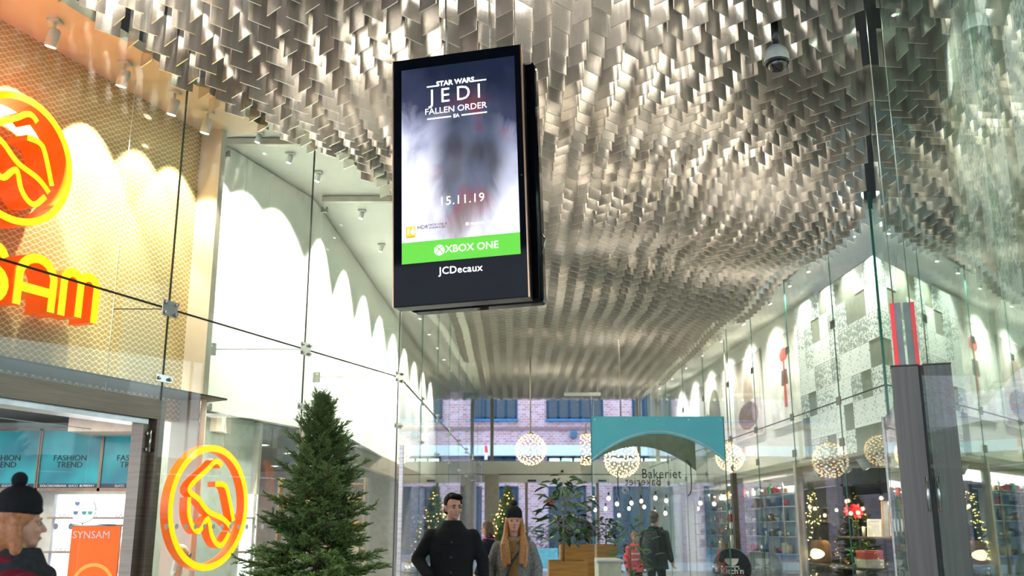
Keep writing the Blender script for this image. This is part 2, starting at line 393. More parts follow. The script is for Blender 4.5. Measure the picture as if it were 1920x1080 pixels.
# stiffening fins run square to the viewer, from each joint back to the wall
for i, (x, dep) in enumerate(((0.0, 0.55), (2.42, 1.15), (4.84, 1.2))):
    base = FL @ Vector((x, 0, 0)); fm = FL.inverted() @ Matrix.Translation((base.x, base.y, 0)) @ Matrix.Identity(4)
    z0 = 2.7 if i == 0 else 0.02
    MB().box(-dep, -0.02, 0.0, 0.012, ZJ+0.004, ZT-0.05).build('glass_fin', M_CLEAR, wn, fm)
    MB().box(-dep, -0.02, 0.0, 0.012, z0, ZJ-0.004).build('glass_fin', M_CLEAR, wn, fm)
    MB().box(-dep-0.006, -dep, 0.0, 0.012, z0, ZT-0.05).build('glass_edge', mat('bright_glass_edge', (0.7, 0.8, 0.76), 0.2), wn, fm)
    MB().box(-dep, -0.02, 0.001, 0.011, ZJ-0.004, ZJ+0.004).build('seal', M_SEAL, wn, fm)
    if i:
        for z, h in ((ZJ, 0.15), (2.87, 0.08), (6.1, 0.09)):
            MB().bev(-dep-0.03, -dep+0.07, -0.012, 0.024, z-h/2, z+h/2, 0.004).build('clamp', mat('dark_clamp', (0.2, 0.21, 0.19), 0.4, 0.8), wn, fm)
            MB().disc((-dep+0.03, -0.016, z+h*0.25), 0.014, (0,1,0), 10, 0.012).build('bolt', M_CHROME, wn, fm)
        MB().box(-dep-0.02, 0.0, -0.04, 0.05, 6.22, 6.30).build('transom', mat('grey_transom', (0.45, 0.42, 0.38), 0.4, 0.4), wn, fm)
# corner post of the corridor glass
struct('trim_3', MB().bev(-0.03, 0.03, -0.03, 0.03, 0, 2.6, 0.006), steel_brushed('post_steel', (0.62, 0.56, 0.54), 0.35, (2, 2, 30)), 'slim grey steel post at the glass corner beside the fir tree', 'post', FC @ Tr(0.02, -0.06, 0))

# white panelled wall behind the glass, with groove joints: each panel its own piece
M_PANEL = mat('white_wall_panel', (0.80, 0.80, 0.73), 0.5, var=0.02)
p0 = FL @ Vector((1.46, 1.15, 0)); p1 = Vector((-3.0, 14.1, 0)); p2 = Vector((-2.3, 36.0, 0))
def panel_wall(name, label, a, b, z0, z1, step):
    ln = (b-a).length; mw = frame((a.x, a.y), (b.x-a.x, b.y-a.y))
    wl = tag(MB().box(0, ln, 0.03, 0.14, z0, z1+0.1).build(name, mat('wall_backing', (0.35, 0.35, 0.32), 0.7), None, mw), label, 'wall', None, 'structure')
    n = max(1, round(ln/step)); me = MB().bev(0.002, ln/n-0.002, 0.0, 0.03, z0, z1, 0.003).mesh('wall_panel'); me.materials.append(M_PANEL)
    for i in range(n): link('wall_panel', me, None, wl, Tr(i*ln/n, 0, 0))
    return mw, ln
WA, WAl = panel_wall('wall_back', 'white panelled wall washed by spotlights beside the gold wall', p0, p1, 2.85, 6.3, 0.6)
WB, WBl = panel_wall('wall_side', 'white panelled wall running back behind the corridor glass', p1, p2, 2.95, 6.3, 1.2)
struct('trim_4', MB().box(0, WBl, -0.03, 0.1, 2.6, 2.94), mat('brown_fascia', (0.24, 0.16, 0.12), 0.6), 'brown fascia board under the white panelled wall', 'fascia', WB)
poly = [FL @ Vector((1.46, 0.02, 0)), FL @ Vector((4.84, 0.02, 0)), Vector((-1.08, Y_END, 0)), Vector((-2.45, Y_END, 0)), p1 + Vector((-0.15, 0, 0)), p0 + Vector((-0.1, 0.1, 0))]
mb = MB(); n = len(poly)
mb.add([(q.x, q.y, 6.32) for q in poly] + [(q.x, q.y, 6.42) for q in poly], [tuple(range(n)), tuple(range(2*n-1, n-1, -1))] + [(i, (i+1) % n, n+(i+1) % n, n+i) for i in range(n)])
struct('trim_5', mb, M_WHITE, 'white soffit strip over the panelled wall behind the glass', 'soffit')

# corridor glass, far side of the corner
wc = thing('window_2', 'long corridor glass mirroring the street and the lamps', 'glass screen', FC, None, 'structure')
LC = 22.0; k = 0
xs = [0.06] + [2.75*i for i in range(1, 8)] + [LC-0.1]
for a, b in zip(xs, xs[1:]):
    MB().box(a+0.006, b-0.006, -0.006, 0.006, ZJ+0.008, ZT).build('pane', M_GLASS, wc)
    MB().box(a+0.006, b-0.006, -0.006, 0.006, 0.02, ZJ-0.008).build('pane', M_GLASS, wc)
    MB().box(a, b, -0.009, 0.009, ZJ-0.008, ZJ+0.008).build('seal', M_SEAL, wc)
    MB().box(b-0.006, b+0.006, -0.007, 0.007, 0.02, ZT).build('glass_edge', M_EDGE, wc)
    clamp(wc, b, ZJ); clamp(wc, b, 2.87, False)

# ------------------------------------------------------------------ lamps that wash the two walls
def spot_head(label, base, target, group, warm, power, size, r=0.055, hl=0.17, stem=0.12, blend=0.25):
    """white cylinder spot on a short stem under a soffit, turned to its target"""
    b = Vector(base); t = thing('spotlight', label, 'spotlight', Tr(*b), group)
    MB().bev(-0.06, 0.06, -0.05, 0.05, -0.025, 0.0, 0.006).build('mount', M_WHITE, t)
    MB().tube([(0, 0, -0.02), (0, 0, -stem)], 0.012, 8).build('stem', M_WHITE, t)
    d = (Vector(target) - b); d.normalize(); c = Vector((0, 0, -stem-0.04)); a = c - d*hl*0.4; e = c + d*hl*0.6
    MB().tube([a, a + d*0.01, e], [r*0.85, r, r], 18).build('lamp_head', M_WHITE, t)
    MB().tube([e, e + d*0.004], r*0.82, 18).build('lamp_lens', M_LAMP_W if warm else M_LAMP_C, t)
    spot(t, b + e + d*0.03, target, power, size, (1.0, 0.88, 0.68) if warm else (1.0, 0.97, 0.86), blend)
    return t
nm = ['nearest the frame edge', 'second along the row', 'in the middle of the row', 'fourth along the row', 'at the far end of the row']
for i, s in enumerate((-2.35, -1.45, -0.55, 0.2, 0.75)):
    b = FL @ Vector((s, 0.34, 6.05)); t = FL @ Vector((s+0.1, 0.8, 4.55))
    spot_head('white cylinder spotlight over the gold wall, ' + nm[i], b, t, 'spotlights over the gold wall', True, 520 if i < 3 else 200, 66)
for i, s in enumerate((0.5, 1.25, 2.0)):
    b = WA @ Vector((s, -0.62, 6.31)); t = WA @ Vector((s, 0.0, 4.3))
    spot_head('small white spotlight over the white wall, ' + ('closest to the gold wall', 'middle one of three', 'closest to the big screen')[i], b, t, 'spotlights over the white wall', False, 600, 86, 0.035, 0.10, 0.03, blend=0.45)
for i in range(9):
    s = 0.6 + i*1.9
    b = WB @ Vector((s, -0.62, 6.31)); t = WB @ Vector((s, 0.0, 4.3))
    spot_head('small white spotlight behind the corridor glass, %s along from the glass corner' % ORD[i], b, t, 'spotlights along the corridor wall', False, 1000, 86, 0.035, 0.10, 0.03, blend=0.45)

# ------------------------------------------------------------------ optician's lit letters and emblem
M_YEL = glow('sign_face_yellow', (1.0, 0.45, 0.0), 1.15); M_ORA = mat('sign_side_orange', (0.85, 0.14, 0.005), 0.35, emit=(1.0, 0.12, 0.0), es=0.35)
def arc(cx, cz, r, a0, a1, n=10, sq=1.0): return [(cx + r*math.cos(R(a0+(a1-a0)*i/n)), cz + r*sq*math.sin(R(a0+(a1-a0)*i/n))) for i in range(n+1)]
h, wd, lw = 0.46, 0.38, 0.085
GL = {
 'A': [[(0.0, 0.0), (0.0, h-0.16)] + arc(wd/2, h-0.19, wd/2, 180, 0, 10, 1.0)[1:-1] + [(wd, h-0.16), (wd, 0.0)], [(0.02, 0.17), (wd-0.02, 0.17)]],
 'M': [[(0.0, 0.0), (0.0, h-0.12)] + arc(0.1, h-0.13, 0.1, 180, 0, 8)[1:-1] + [(0.2, h-0.12), (0.2, 0.02)], [(0.2, h-0.14)] + arc(0.3, h-0.13, 0.1, 170, 0, 8) + [(0.4, 0.0)]],
 'N': [[(0.0, 0.0), (0.0, h-0.15)] + arc(wd/2, h-0.19, wd/2, 180, 0, 10)[1:-1] + [(wd, h-0.15), (wd, 0.0)]],
 'S': [arc(0.17, h-0.13, 0.13, 20, 250, 10) + arc(0.19, 0.13, 0.13, 70, -160, 10)],
 'Y': [[(0.0, h), (0.0, h-0.14)] + arc(wd/2, h-0.16, wd/2, 180, 360, 10)[1:-1] + [(wd, h-0.14), (wd, h)], [(wd, h-0.14), (wd, 0.08), (0.2, -0.02)]],
}
for i, (ch, s0) in enumerate((('S', -3.30), ('Y', -2.84), ('N', -2.35), ('S', -1.86), ('A', -1.40), ('M', -0.90))):
    lb = {4: 'orange lit letter A with rounded top on the gold wall', 5: 'orange lit letter M at the end of the wall sign', 3: 'orange lit letter S cut by the frame on the gold wall', 0: 'orange lit letter S that begins the wall sign', 1: 'orange lit letter Y of the wall sign', 2: 'orange lit letter N of the wall sign'}.get(i)
    if lb is None: continue
    t = thing('sign_letter', lb, 'sign letter', FL @ Tr(s0, 0, 3.36), 'lit letters on the gold wall')
    for st in GL[ch]:
        f, b = ribbon(st, lw, 0.45, 0.72)
        f.build('lit_face', M_YEL, t); b.build('letter_side', M_ORA, t)
    MB().box(0.05, 0.09, 0.7, 0.8, 0.14, 0.18).build('standoff', M_CHROME, t)
LOGO = ([(.24,.71),(.13,.78),(.02,.76),(-.13,.64),(-.57,.30),(-.30,.12),(-.02,-.08),(.39,-.2),(.63,-.36)],
        [(.09,.39),(.33,.39),(.46,.26),(.67,-.23)],
        [(-.56,.15),(-.53,-.13),(-.41,-.33),(-.24,-.40),(-.04,-.2),(.09,-.46),(.24,-.61),(.40,-.63),(.57,-.44)])
def emblem(label, mw, r, dep, hang=None):
    t = thing('emblem_sign', label, 'sign', mw, 'round emblem signs of the optician')
    f, b = ribbon([(r*math.cos(2*math.pi*i/64), r*math.sin(2*math.pi*i/64)) for i in range(64)], r*0.115, 0, dep, True)
    f.build('lit_ring_face', M_YEL, t); b.build('ring_side', M_ORA, t)
    for st in LOGO:
        f, b = ribbon([(x*r, z*r) for x, z in smooth_path(st, 5)], r*0.095, 0, dep)
        f.build('lit_stroke_face', M_YEL, t); b.build('stroke_side', M_ORA, t)
    if hang:
        for x in (-0.35*r, 0.35*r): MB().tube([(x, dep/2, r*0.93), (x, dep/2, hang)], 0.003, 5).build('wire', M_CHROME, t)
    else:
        for x, z in ((-0.9*r, 0.3*r), (0.9*r, -0.3*r)): MB().box(x-0.02, x+0.02, dep-0.02, 0.8-0.45, z-0.02, z+0.02).build('standoff', M_CHROME, t)
    return t
emblem('big round orange emblem with curled face lines on the gold wall', FL @ Tr(-1.55, 0.45, 4.66), 0.57, 0.24)
emblem('round orange emblem with curled face lines hanging inside the shop window', FL @ Tr(1.06, 0.16, 1.67), 0.61, 0.10, 1.1)

# ------------------------------------------------------------------ inside the optician
struct('wall_front', MB().box(-9.5, -3.4, 13.3, 13.45, 0, 2.85), mat('shop_back_wall', (0.55, 0.5, 0.42), 0.6), 'back wall of the optician behind the posters', 'wall')
mb = MB(); q = [FL @ Vector((-4.6, 0.3, 0)), FL @ Vector((1.4, 0.3, 0)), FL @ Vector((1.6, 1.1, 0)), Vector((-3.2, 14.1, 0)), Vector((-9.5, 14.1, 0))]
mb.add([(a.x, a.y, 2.86) for a in q] + [(a.x, a.y, 2.84) for a in q], [(0,1,2,3,4), (9,8,7,6,5)] + [(i, (i+1) % 5, 5+(i+1) % 5, 5+i) for i in range(5)])
struct('trim_6', mb, mat('shop_ceiling_dark', (0.12, 0.11, 0.10), 0.7), 'dark low ceiling inside the optician', 'ceiling panel')
struct('trim_7', MB().box(-5.5, -3.6, 12.2, 13.3, 2.62, 2.80), mat('cream_bulkhead', (0.7, 0.6, 0.5), 0.6), 'cream bulkhead under the ceiling of the optician', 'bulkhead')
def teal_print():
    m, nt, b = nodes('teal_backlit_print'); L = nt.links; N = nt.nodes
    tc = N.new('ShaderNodeTexCoord'); nz = N.new('ShaderNodeTexNoise'); nz.inputs['Scale'].default_value = 1.6; L.new(tc.outputs['Object'], nz.inputs['Vector'])
    r = N.new('ShaderNodeValToRGB'); r.color_ramp.elements[0].color = (0.0, 0.11, 0.16, 1); r.color_ramp.elements[1].color = (0.0, 0.42, 0.46, 1)
    r.color_ramp.elements[0].position = 0.35; r.color_ramp.elements[1].position = 0.72
    L.new(nz.outputs['Fac'], r.inputs['Fac']); L.new(r.outputs['Color'], b.inputs['Base Color']); L.new(r.outputs['Color'], b.inputs['Emission Color'])
    b.inputs['Emission Strength'].default_value = 0.10; b.inputs['Roughness'].default_value = 0.3
    return m
M_TEAL = teal_print(); M_BRONZE = mat('bronze_frame', (0.23, 0.15, 0.10), 0.4, 0.6)
Yb = 12.9
for i, (u0, u1, lb) in enumerate(((-52, 68, 'teal backlit poster cut by the frame edge inside the optician'), (79, 185, 'teal backlit poster in the middle inside the optician'), (196, 305, 'teal backlit poster half hidden by the steel jamb'))):
    a, b = P(u0, 808, Yb), P(u1, 915, Yb); wdt = b.x-a.x; hgt = a.z-b.z
    t = thing('poster', lb, 'poster', Tr(a.x, Yb, b.z), 'teal posters in the optician')
    MB().box(0, wdt, 0, 0.03, 0, hgt).build('print', M_TEAL, t)
    MB().box(-0.018, 0, -0.02, 0.04, -0.03, hgt+0.03).box(wdt, wdt+0.018, -0.02, 0.04, -0.03, hgt+0.03).box(-0.018, wdt+0.018, -0.02, 0.04, hgt, hgt+0.03).box(-0.018, wdt+0.018, -0.02, 0.04, -0.04, 0).build('frame', M_BRONZE, t)
    MB().box(0, wdt, -0.006, 0, 0, 0.055).build('brand_strip', mat('dark_strip', (0.02, 0.03, 0.06), 0.4), t)
    text('GUCCI   MARC JACOBS' if i == 2 else 'DOLCE&GABBANA  GUCCI  BURBERRY', 0.04, 'brand_lettering', M_WHITEPRINT, t, Tr(wdt/2, -0.008, 0.027))
    text('FASHION', 0.105, 'lettering', M_BLACKPRINT, t, Tr(wdt/2, -0.004, hgt*0.52))
    text('TREND', 0.105, 'lettering', M_BLACKPRINT, t, Tr(wdt/2, -0.004, hgt*0.40))
# backlit white eyewear wall with thin shelves
bk = thing('display_wall', 'glowing white eyewear display wall under the teal posters', 'display', Tr(-5.9, 12.95, 0.3))
M_BACKLIT = glow('backlit_white', (0.95, 0.97, 1.0), 1.1)
MB().box(0, 2.6, 0, 0.05, 0.0, 1.58).build('backlit_panel', M_BACKLIT, bk)
for z in (0.43, 0.85, 1.27): MB().box(0, 2.6, -0.18, 0.0, z, z+0.025).build('shelf', mat('shelf_bronze', (0.3, 0.22, 0.17), 0.4), bk)
for x in (0.0, 1.3, 2.57): MB().box(x, x+0.03, -0.03, 0.0, 0, 1.58).build('upright', mat('grey_upright', (0.5, 0.52, 0.55), 0.4), bk)
gl_me = MB()
for sx in (-0.035, 0.035): gl_me.tube([(sx+0.026*math.cos(2*math.pi*k/12), 0, 0.02*math.sin(2*math.pi*k/12)) for k in range(13)], 0.004, 5)
gl_me.tube([(-0.012, 0, 0.008), (0.012, 0, 0.008)], 0.004, 5).tube([(-0.062, 0, 0.008), (-0.066, 0.11, 0.0)], 0.003, 5).tube([(0.062, 0, 0.008), (0.066, 0.11, 0.0)], 0.003, 5)
gl_m = gl_me.mesh('eyeglasses'); gl_m.materials.append(mat('spectacle_frame', (0.10, 0.08, 0.10), 0.3))
for z, rw in ((1.168, 'middle'), (1.588, 'top')):
    for i in range(7):
        o = link('eyeglasses', gl_m, None, None, Tr(-5.7 + i*0.36, 12.80, z+0.024))
        tag(o, 'pair of dark eyeglasses, %s along the %s shelf of the glowing display wall' % (ORD[i], rw), 'eyeglasses', 'eyeglasses on the %s display shelf' % rw)
# round disc with sunglasses
c = P(157, 957, 12.3); t = thing('eyewear_disc', 'round white disc carrying tinted sunglasses in the optician', 'display', Tr(*c))
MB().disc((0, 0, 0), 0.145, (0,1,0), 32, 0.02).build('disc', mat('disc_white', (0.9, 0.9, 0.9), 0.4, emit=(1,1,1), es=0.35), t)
MB().tube([(0.15*math.cos(2*math.pi*k/32), 0, 0.15*math.sin(2*math.pi*k/32)) for k in range(33)], 0.007, 6).build('rim', M_CHROME, t)
MB().tube([(0, 0.0, -0.15), (0, 0.02, -(c.z-0.02))], 0.012, 8).build('stand', M_CHROME, t); MB().disc((0, 0.02, -c.z+0.012), 0.14, (0,0,1), 20, 0.02).build('foot', M_CHROME, t)
for (x, z, cl) in ((-0.08, 0.08, (0.08, 0.15, 0.35)), (-0.09, -0.03, (0.08, 0.12, 0.25)), (0.015, -0.03, (0.03, 0.2, 0.18)), (0.085, -0.03, (0.05, 0.25, 0.2))):
    MB().prism([(x-0.03, z+0.02), (x+0.03, z+0.022), (x+0.022, z-0.015), (x, z-0.024), (x-0.022, z-0.012)], -0.02, -0.012).build('lens', mat('lens_%d' % int((x+1)*1000), cl, 0.1), t)
# orange hanging banner
a = P(136, 985, 10.6); b = P(226, 985, 10.6); zb = 0.55
t = thing('banner', 'orange hanging banner with white lettering just inside the optician door', 'banner', Tr((a.x+b.x)/2, 10.6, zb))
hw = (b.x-a.x)/2; hh = a.z-zb
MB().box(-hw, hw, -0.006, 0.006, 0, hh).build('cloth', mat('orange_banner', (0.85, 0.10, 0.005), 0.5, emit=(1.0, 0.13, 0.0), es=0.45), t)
text('SYNSAM', 0.105, 'lettering', M_WHITEPRINT, t, Tr(-0.04, -0.009, hh-0.10))
MB().tube([(-hw-0.03, 0, hh), (hw+0.03, 0, hh)], 0.012, 8).build('rail', M_CHROME, t)
MB().tube([(-hw, 0.02, hh), (-hw, 0.02, -zb)], 0.01, 8).tube([(hw, 0.02, hh), (hw, 0.02, -zb)], 0.01, 8).build('stand', M_CHROME, t)
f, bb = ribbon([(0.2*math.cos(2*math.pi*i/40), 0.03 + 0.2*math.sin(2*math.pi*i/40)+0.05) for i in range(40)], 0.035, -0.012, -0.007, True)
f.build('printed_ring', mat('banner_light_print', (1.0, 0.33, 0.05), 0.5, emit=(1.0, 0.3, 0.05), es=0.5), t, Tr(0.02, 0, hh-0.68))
# open glass door leaf and the row of dots on it
dl = thing('door_2', 'clear glass door leaf of the optician standing open', 'glass door', FL @ Tr(-1.52, 0.45, 0), None, 'structure')
MB().box(0, 1.12, -0.006, 0.006, 0.02, 2.36).build('leaf', M_CLEAR, dl)
MB().box(-0.006, 0, -0.007, 0.007, 0.02, 2.36).box(0, 1.12, -0.007, 0.007, 2.36, 2.366).build('leaf_edge', mat('bright_glass_edge', (0.7, 0.8, 0.76), 0.2), dl)
M_DOT = mat('frosted_dot', (0.85, 0.86, 0.86), 0.5)
def dots(parent, x0, dx, n, z, y, r=0.028):
    for i in range(n): MB().disc((x0+i*dx, y, z), r, (0,1,0), 16, 0.002).build('frosted_dot', M_DOT, parent)
dots(dl, 0.12, 0.175, 6, 1.47, -0.008)
dots(wn, 0.22, 0.14, 12, 1.47, -0.008, 0.026)
# mannequin heads with sunglasses on a plinth
def mannequin(label, loc, yaw, plinth_h):
    pl = tag(MB().bev(-0.16, 0.16, -0.16, 0.16, 0, plinth_h, 0.008).build('plinth', mat('plinth_white', (0.7, 0.68, 0.64), 0.5), None, Tr(loc[0], loc[1], 0)), label.replace('mannequin head', 'display plinth').replace(' wearing round sunglasses', ' under it'), 'plinth', 'plinths in the optician window')
    t = thing('mannequin_head', label, 'mannequin', Tr(loc[0], loc[1], plinth_h+0.042) @ Rz(yaw), 'mannequin heads in the optician window')
    me = blob([('e', (0, -0.005, 0.235), (0.075, 0.098, 0.09)), ('e', (0, 0.03, 0.165), (0.056, 0.066, 0.075)), ('e', (0, 0.065, 0.115), (0.028, 0.028, 0.022)),
               ('c', (0, 0.10, 0.20), 0.010, (0, 0.118, 0.168), 0.014), ('c', (0, -0.02, 0.02), 0.06, (0, -0.005, 0.17), 0.052), ('c', (-0.09, -0.02, 0.012), 0.03, (0.09, -0.02, 0.012), 0.03),
               ('e', (0.074, 0.0, 0.19), (0.012, 0.02, 0.032)), ('e', (-0.074, 0.0, 0.19), (0.012, 0.02, 0.032)), ('e', (0, 0.095, 0.14), (0.022, 0.012, 0.008))], 0.007)
    link('head', me, mat('mannequin_cream', (0.78, 0.72, 0.6), 0.45, var=0.03), t)
    g = MB()
    for sx in (-0.036, 0.036): g.disc((sx, 0.115, 0.20), 0.027, (0,1,0), 16, 0.006)
    g.tube([(-0.012, 0.118, 0.205), (0.012, 0.118, 0.205)], 0.004, 5).tube([(-0.06, 0.112, 0.205), (-0.08, 0.0, 0.2)], 0.004, 5).tube([(0.06, 0.112, 0.205), (0.08, 0.0, 0.2)], 0.004, 5)
    g.build('sunglasses', M_BLACK, t)

mannequin('cream mannequin head wearing round sunglasses in the window beside the emblem', (P(335, 1060, 10.65).x, 10.65), R(-80), 0.93)
mannequin('cream mannequin head half hidden behind the steel jamb', (P(233, 1060, 11.2).x, 11.2), R(-60), 0.95)
# pale backdrop of the lower window and the bag shop behind the fir
struct('wall_inner', MB().box(0.0, 1.9, 0.0, 0.06, 0, 2.84), mat('pale_green_grey', (0.42, 0.45, 0.40), 0.5), 'pale green grey backdrop wall of the shop window behind the round emblem', 'wall', WA @ Tr(0, 0.1, 0))
struct('wall_far', MB().box(-7.5, -2.6, 26.0, 26.1, 0, 2.9), mat('bag_shop_wall', (0.35, 0.3, 0.27), 0.6), 'dim back wall of the bag shop behind the fir tree', 'wall')
struct('trim_8', MB().box(-7.5, -2.75, 14.3, 26.0, 2.9, 2.94), mat('bag_shop_ceiling', (0.06, 0.06, 0.06), 0.7), 'black ceiling of the bag shop behind the fir tree', 'ceiling panel')
k = 0
for yy in (15.5, 17.5, 19.5, 21.5, 23.5):
    for xx in (-5.6, -4.4, -3.3):
        t = thing('downlight', 'round white bag shop downlight, row %s from the glass, %s in its row' % (('one', 'two', 'three', 'four', 'five')[k//3], ('outer', 'middle', 'inner')[k % 3]), 'downlight', Tr(xx, yy, 2.9), 'downlights in the bag shop')
        MB().lathe([(0.09, 0), (0.11, -0.01), (0.09, -0.02), (0.085, -0.005)], 16).build('rim', M_WHITE, t)
        MB().disc((0, 0, -0.008), 0.085, (0,0,1), 16, 0.006).build('lamp_lens', M_LAMP_C, t); k += 1
area((-4.6, 19.0, 2.85), 160, 3.5, 8, (1, 0.9, 0.75))  # one added area light for the glow of the downlights
sh = thing('bag_shelf', 'tall wooden shelf of handbags seen through the fir branches', 'shelf', Tr(-4.0, 21.0, 0))
for x in (-0.9, 0.9): MB().box(x-0.02, x+0.02, 0, 0.4, 0, 2.5).build('side_panel', mat('oak_board', (0.35, 0.22, 0.12), 0.5), sh)
for z in (0.35, 0.85, 1.35, 1.85, 2.35): MB().box(-0.9, 0.9, 0, 0.4, z, z+0.03).build('shelf_board', mat('oak_board', (0.35, 0.22, 0.12), 0.5), sh)
bcol = [(0.55, 0.28, 0.05), (0.25, 0.12, 0.05), (0.6, 0.4, 0.15), (0.05, 0.05, 0.06), (0.5, 0.08, 0.05)]; bnm = ['tan', 'brown', 'mustard', 'black', 'red']
for r_, z in enumerate((0.88, 1.38, 1.88)):
    for i in range(4):
        c = (r_*2 + i) % 5
        t = thing('handbag', '%s handbag, %s from the corridor end on the %s shelf behind the fir' % (bnm[c], ('fourth', 'third', 'second', 'first')[i], ('lower', 'middle', 'upper')[r_]), 'handbag', Tr(-4.68 + i*0.45, 21.2, z+0.003), 'handbags behind the fir')
        MB().bev(-0.15, 0.15, -0.06, 0.06, 0, 0.22, 0.03).build('bag_body', mat('leather_%d' % c, bcol[c], 0.4), t)
        MB().tube([(0.09*math.cos(a_*math.pi/8), 0, 0.21 + 0.1*math.sin(a_*math.pi/8)) for a_ in range(9)], 0.008, 6).build('handle', mat('leather_%d' % c, bcol[c], 0.4), t)

area((-5.6, 10.8, 2.8), 55, 1.6, 1.6, (1, 0.93, 0.82)); area(FL @ Vector((1.9, 0.5, 2.8)), 26, 1.2, 0.5, (1, 0.95, 0.85))  # fills added to brighten the optician and its window display
# ------------------------------------------------------------------ hanging advertising screen
SW, SH, SD = 1.13, 2.19, 0.17
yaw = R(-12.8)
base = Vector((-0.965, 7.75, EYE + 1.739))
MS = Tr(*base) @ Rz(yaw) @ Matrix.Rotation(R(-1.7), 4, 'Y')
sc = thing('advertising_screen', 'tall black digital advertising screen hanging from the fin ceiling', 'screen', MS)
M_GLOSSB = mat('gloss_black_glass', (0.004, 0.006, 0.010), 0.05, spec=0.12); M_COPPER = mat('copper_edge', (0.7, 0.42, 0.26), 0.3, 0.9)
MB().bev(0, SW, 0.004, SD, 0, SH, 0.012).build('housing', M_BLACK, sc)
MB().box(0.006, SW-0.006, -0.002, 0.004, 0.006, SH-0.006).build('front_glass', M_GLOSSB, sc)
MB().box(-0.004, 0.006, -0.004, 0.03, 0, SH).box(SW-0.006, SW+0.004, -0.004, 0.03, 0, SH).build('edge_trim', M_COPPER, sc)
MB().bev(0.075, SW+0.075, SD+0.03, SD+0.2, 0.0, SH*0.97, 0.03).build('rear_screen', M_GLOSSB, sc)
MB().box(0.1, SW-0.05, SD-0.01, SD+0.04, 0.1, SH-0.1).build('spine', M_BLACK, sc)
MB().tube([(SW+0.08, 0.22, 0.45 + 0.12), (SW+0.11, 0.2, 0.52), (SW+0.08, 0.2, 0.40)], 0.008, 6).build('cable_loop', M_CHROME, sc)
zc = 6.5 - base.z
for x in (0.4, 0.8): MB().tube([(x, SD+0.12, SH-0.1), (x, SD+0.12, zc)], 0.012, 8).build('hanger_pole', M_STEEL, sc)
# what the screen shows: a plain smoky stand-in picture, the lettering and the green band
def smoke_picture(x0, x1, z0, z1):
    m, nt, b = nodes('screen_picture'); L = nt.links; N = nt.nodes
    tc = N.new('ShaderNodeTexCoord'); mp = N.new('ShaderNodeMapping'); mp.vector_type = 'TEXTURE'
    mp.inputs['Location'].default_value = (x0, 0, z0); mp.inputs['Scale'].default_value = (x1-x0, 1, z1-z0)
    L.new(tc.outputs['Object'], mp.inputs['Vector'])
    sp = N.new('ShaderNodeSeparateXYZ'); L.new(mp.outputs['Vector'], sp.inputs[0])
    nz = N.new('ShaderNodeTexNoise'); nz.inputs['Scale'].default_value = 2.6; nz.inputs['Detail'].default_value = 6; nz.inputs['Roughness'].default_value = 0.55
    nz.inputs['Distortion'].default_value = 0.6
    L.new(mp.outputs['Vector'], nz.inputs['Vector'])
    def M(op, a, bb=None, c=None):
        n = N.new('ShaderNodeMath'); n.operation = op
        for i, x in enumerate((a, bb, c)):
            if x is None: continue
            if isinstance(x, (int, float)): n.inputs[i].default_value = x
            else: L.new(x, n.inputs[i])
        return n.outputs[0]
    t = M('ADD', M('SUBTRACT', sp.outputs['Z'], M('MULTIPLY', M('SUBTRACT', 0.5, sp.outputs['X']), 0.28)), M('MULTIPLY', M('SUBTRACT', nz.outputs['Fac'], 0.5), 0.75))
    r = N.new('ShaderNodeValToRGB'); cr = r.color_ramp
    cr.elements[0].position = 0.0; cr.elements[0].color = (0.62, 0.62, 0.72, 1)
    cr.elements[1].position = 1.0; cr.elements[1].color = (0.006, 0.010, 0.028, 1)
    for p, c in ((0.30, (0.68, 0.69, 0.80, 1)), (0.52, (0.28, 0.30, 0.42, 1)), (0.68, (0.030, 0.036, 0.075, 1))):
        e = cr.elements.new(p); e.color = c
    L.new(t, r.inputs['Fac'])
    # a soft, shapeless dark mass in the middle, brown and blue
    dx = M('MULTIPLY', M('SUBTRACT', sp.outputs['X'], 0.58), 2.5); dz = M('MULTIPLY', M('SUBTRACT', sp.outputs['Z'], 0.36), 1.75)
    rr = M('ADD', M('SQRT', M('ADD', M('MULTIPLY', dx, dx), M('MULTIPLY', dz, dz))), M('MULTIPLY', M('SUBTRACT', nz.outputs['Fac'], 0.5), 1.1))
    mk = N.new('ShaderNodeMapRange'); mk.interpolation_type = 'SMOOTHSTEP'; mk.inputs['From Min'].default_value = 0.95; mk.inputs['From Max'].default_value = 0.45
    L.new(rr, mk.inputs['Value'])
    n2 = N.new('ShaderNodeTexNoise'); n2.inputs['Scale'].default_value = 3.2; n2.inputs['Detail'].default_value = 1.5; L.new(mp.outputs['Vector'], n2.inputs['Vector'])
    r2 = N.new('ShaderNodeValToRGB'); c2 = r2.color_ramp
    c2.elements[0].position = 0.32; c2.elements[0].color = (0.012, 0.011, 0.016, 1); c2.elements[1].position = 0.7; c2.elements[1].color = (0.11, 0.055, 0.045, 1)
    e = c2.elements.new(0.5); e.color = (0.05, 0.065, 0.11, 1); e = c2.elements.new(0.6); e.color = (0.13, 0.022, 0.04, 1)
    L.new(n2.outputs['Fac'], r2.inputs['Fac'])
    mx = N.new('ShaderNodeMix'); mx.data_type = 'RGBA'; L.new(M('MULTIPLY', mk.outputs[0], 0.9), mx.inputs['Factor']); L.new(r.outputs['Color'], mx.inputs['A']); L.new(r2.outputs['Color'], mx.inputs['B'])
    b.inputs['Base Color'].default_value = (0.01, 0.01, 0.01, 1); b.inputs['Roughness'].default_value = 0.2
    L.new(mx.outputs['Result'], b.inputs['Emission Color']); b.inputs['Emission Strength'].default_value = 1.0
    return m
X0, X1, Z0, ZG, Z1 = 0.078, 1.072, 0.355, 0.535, 2.085
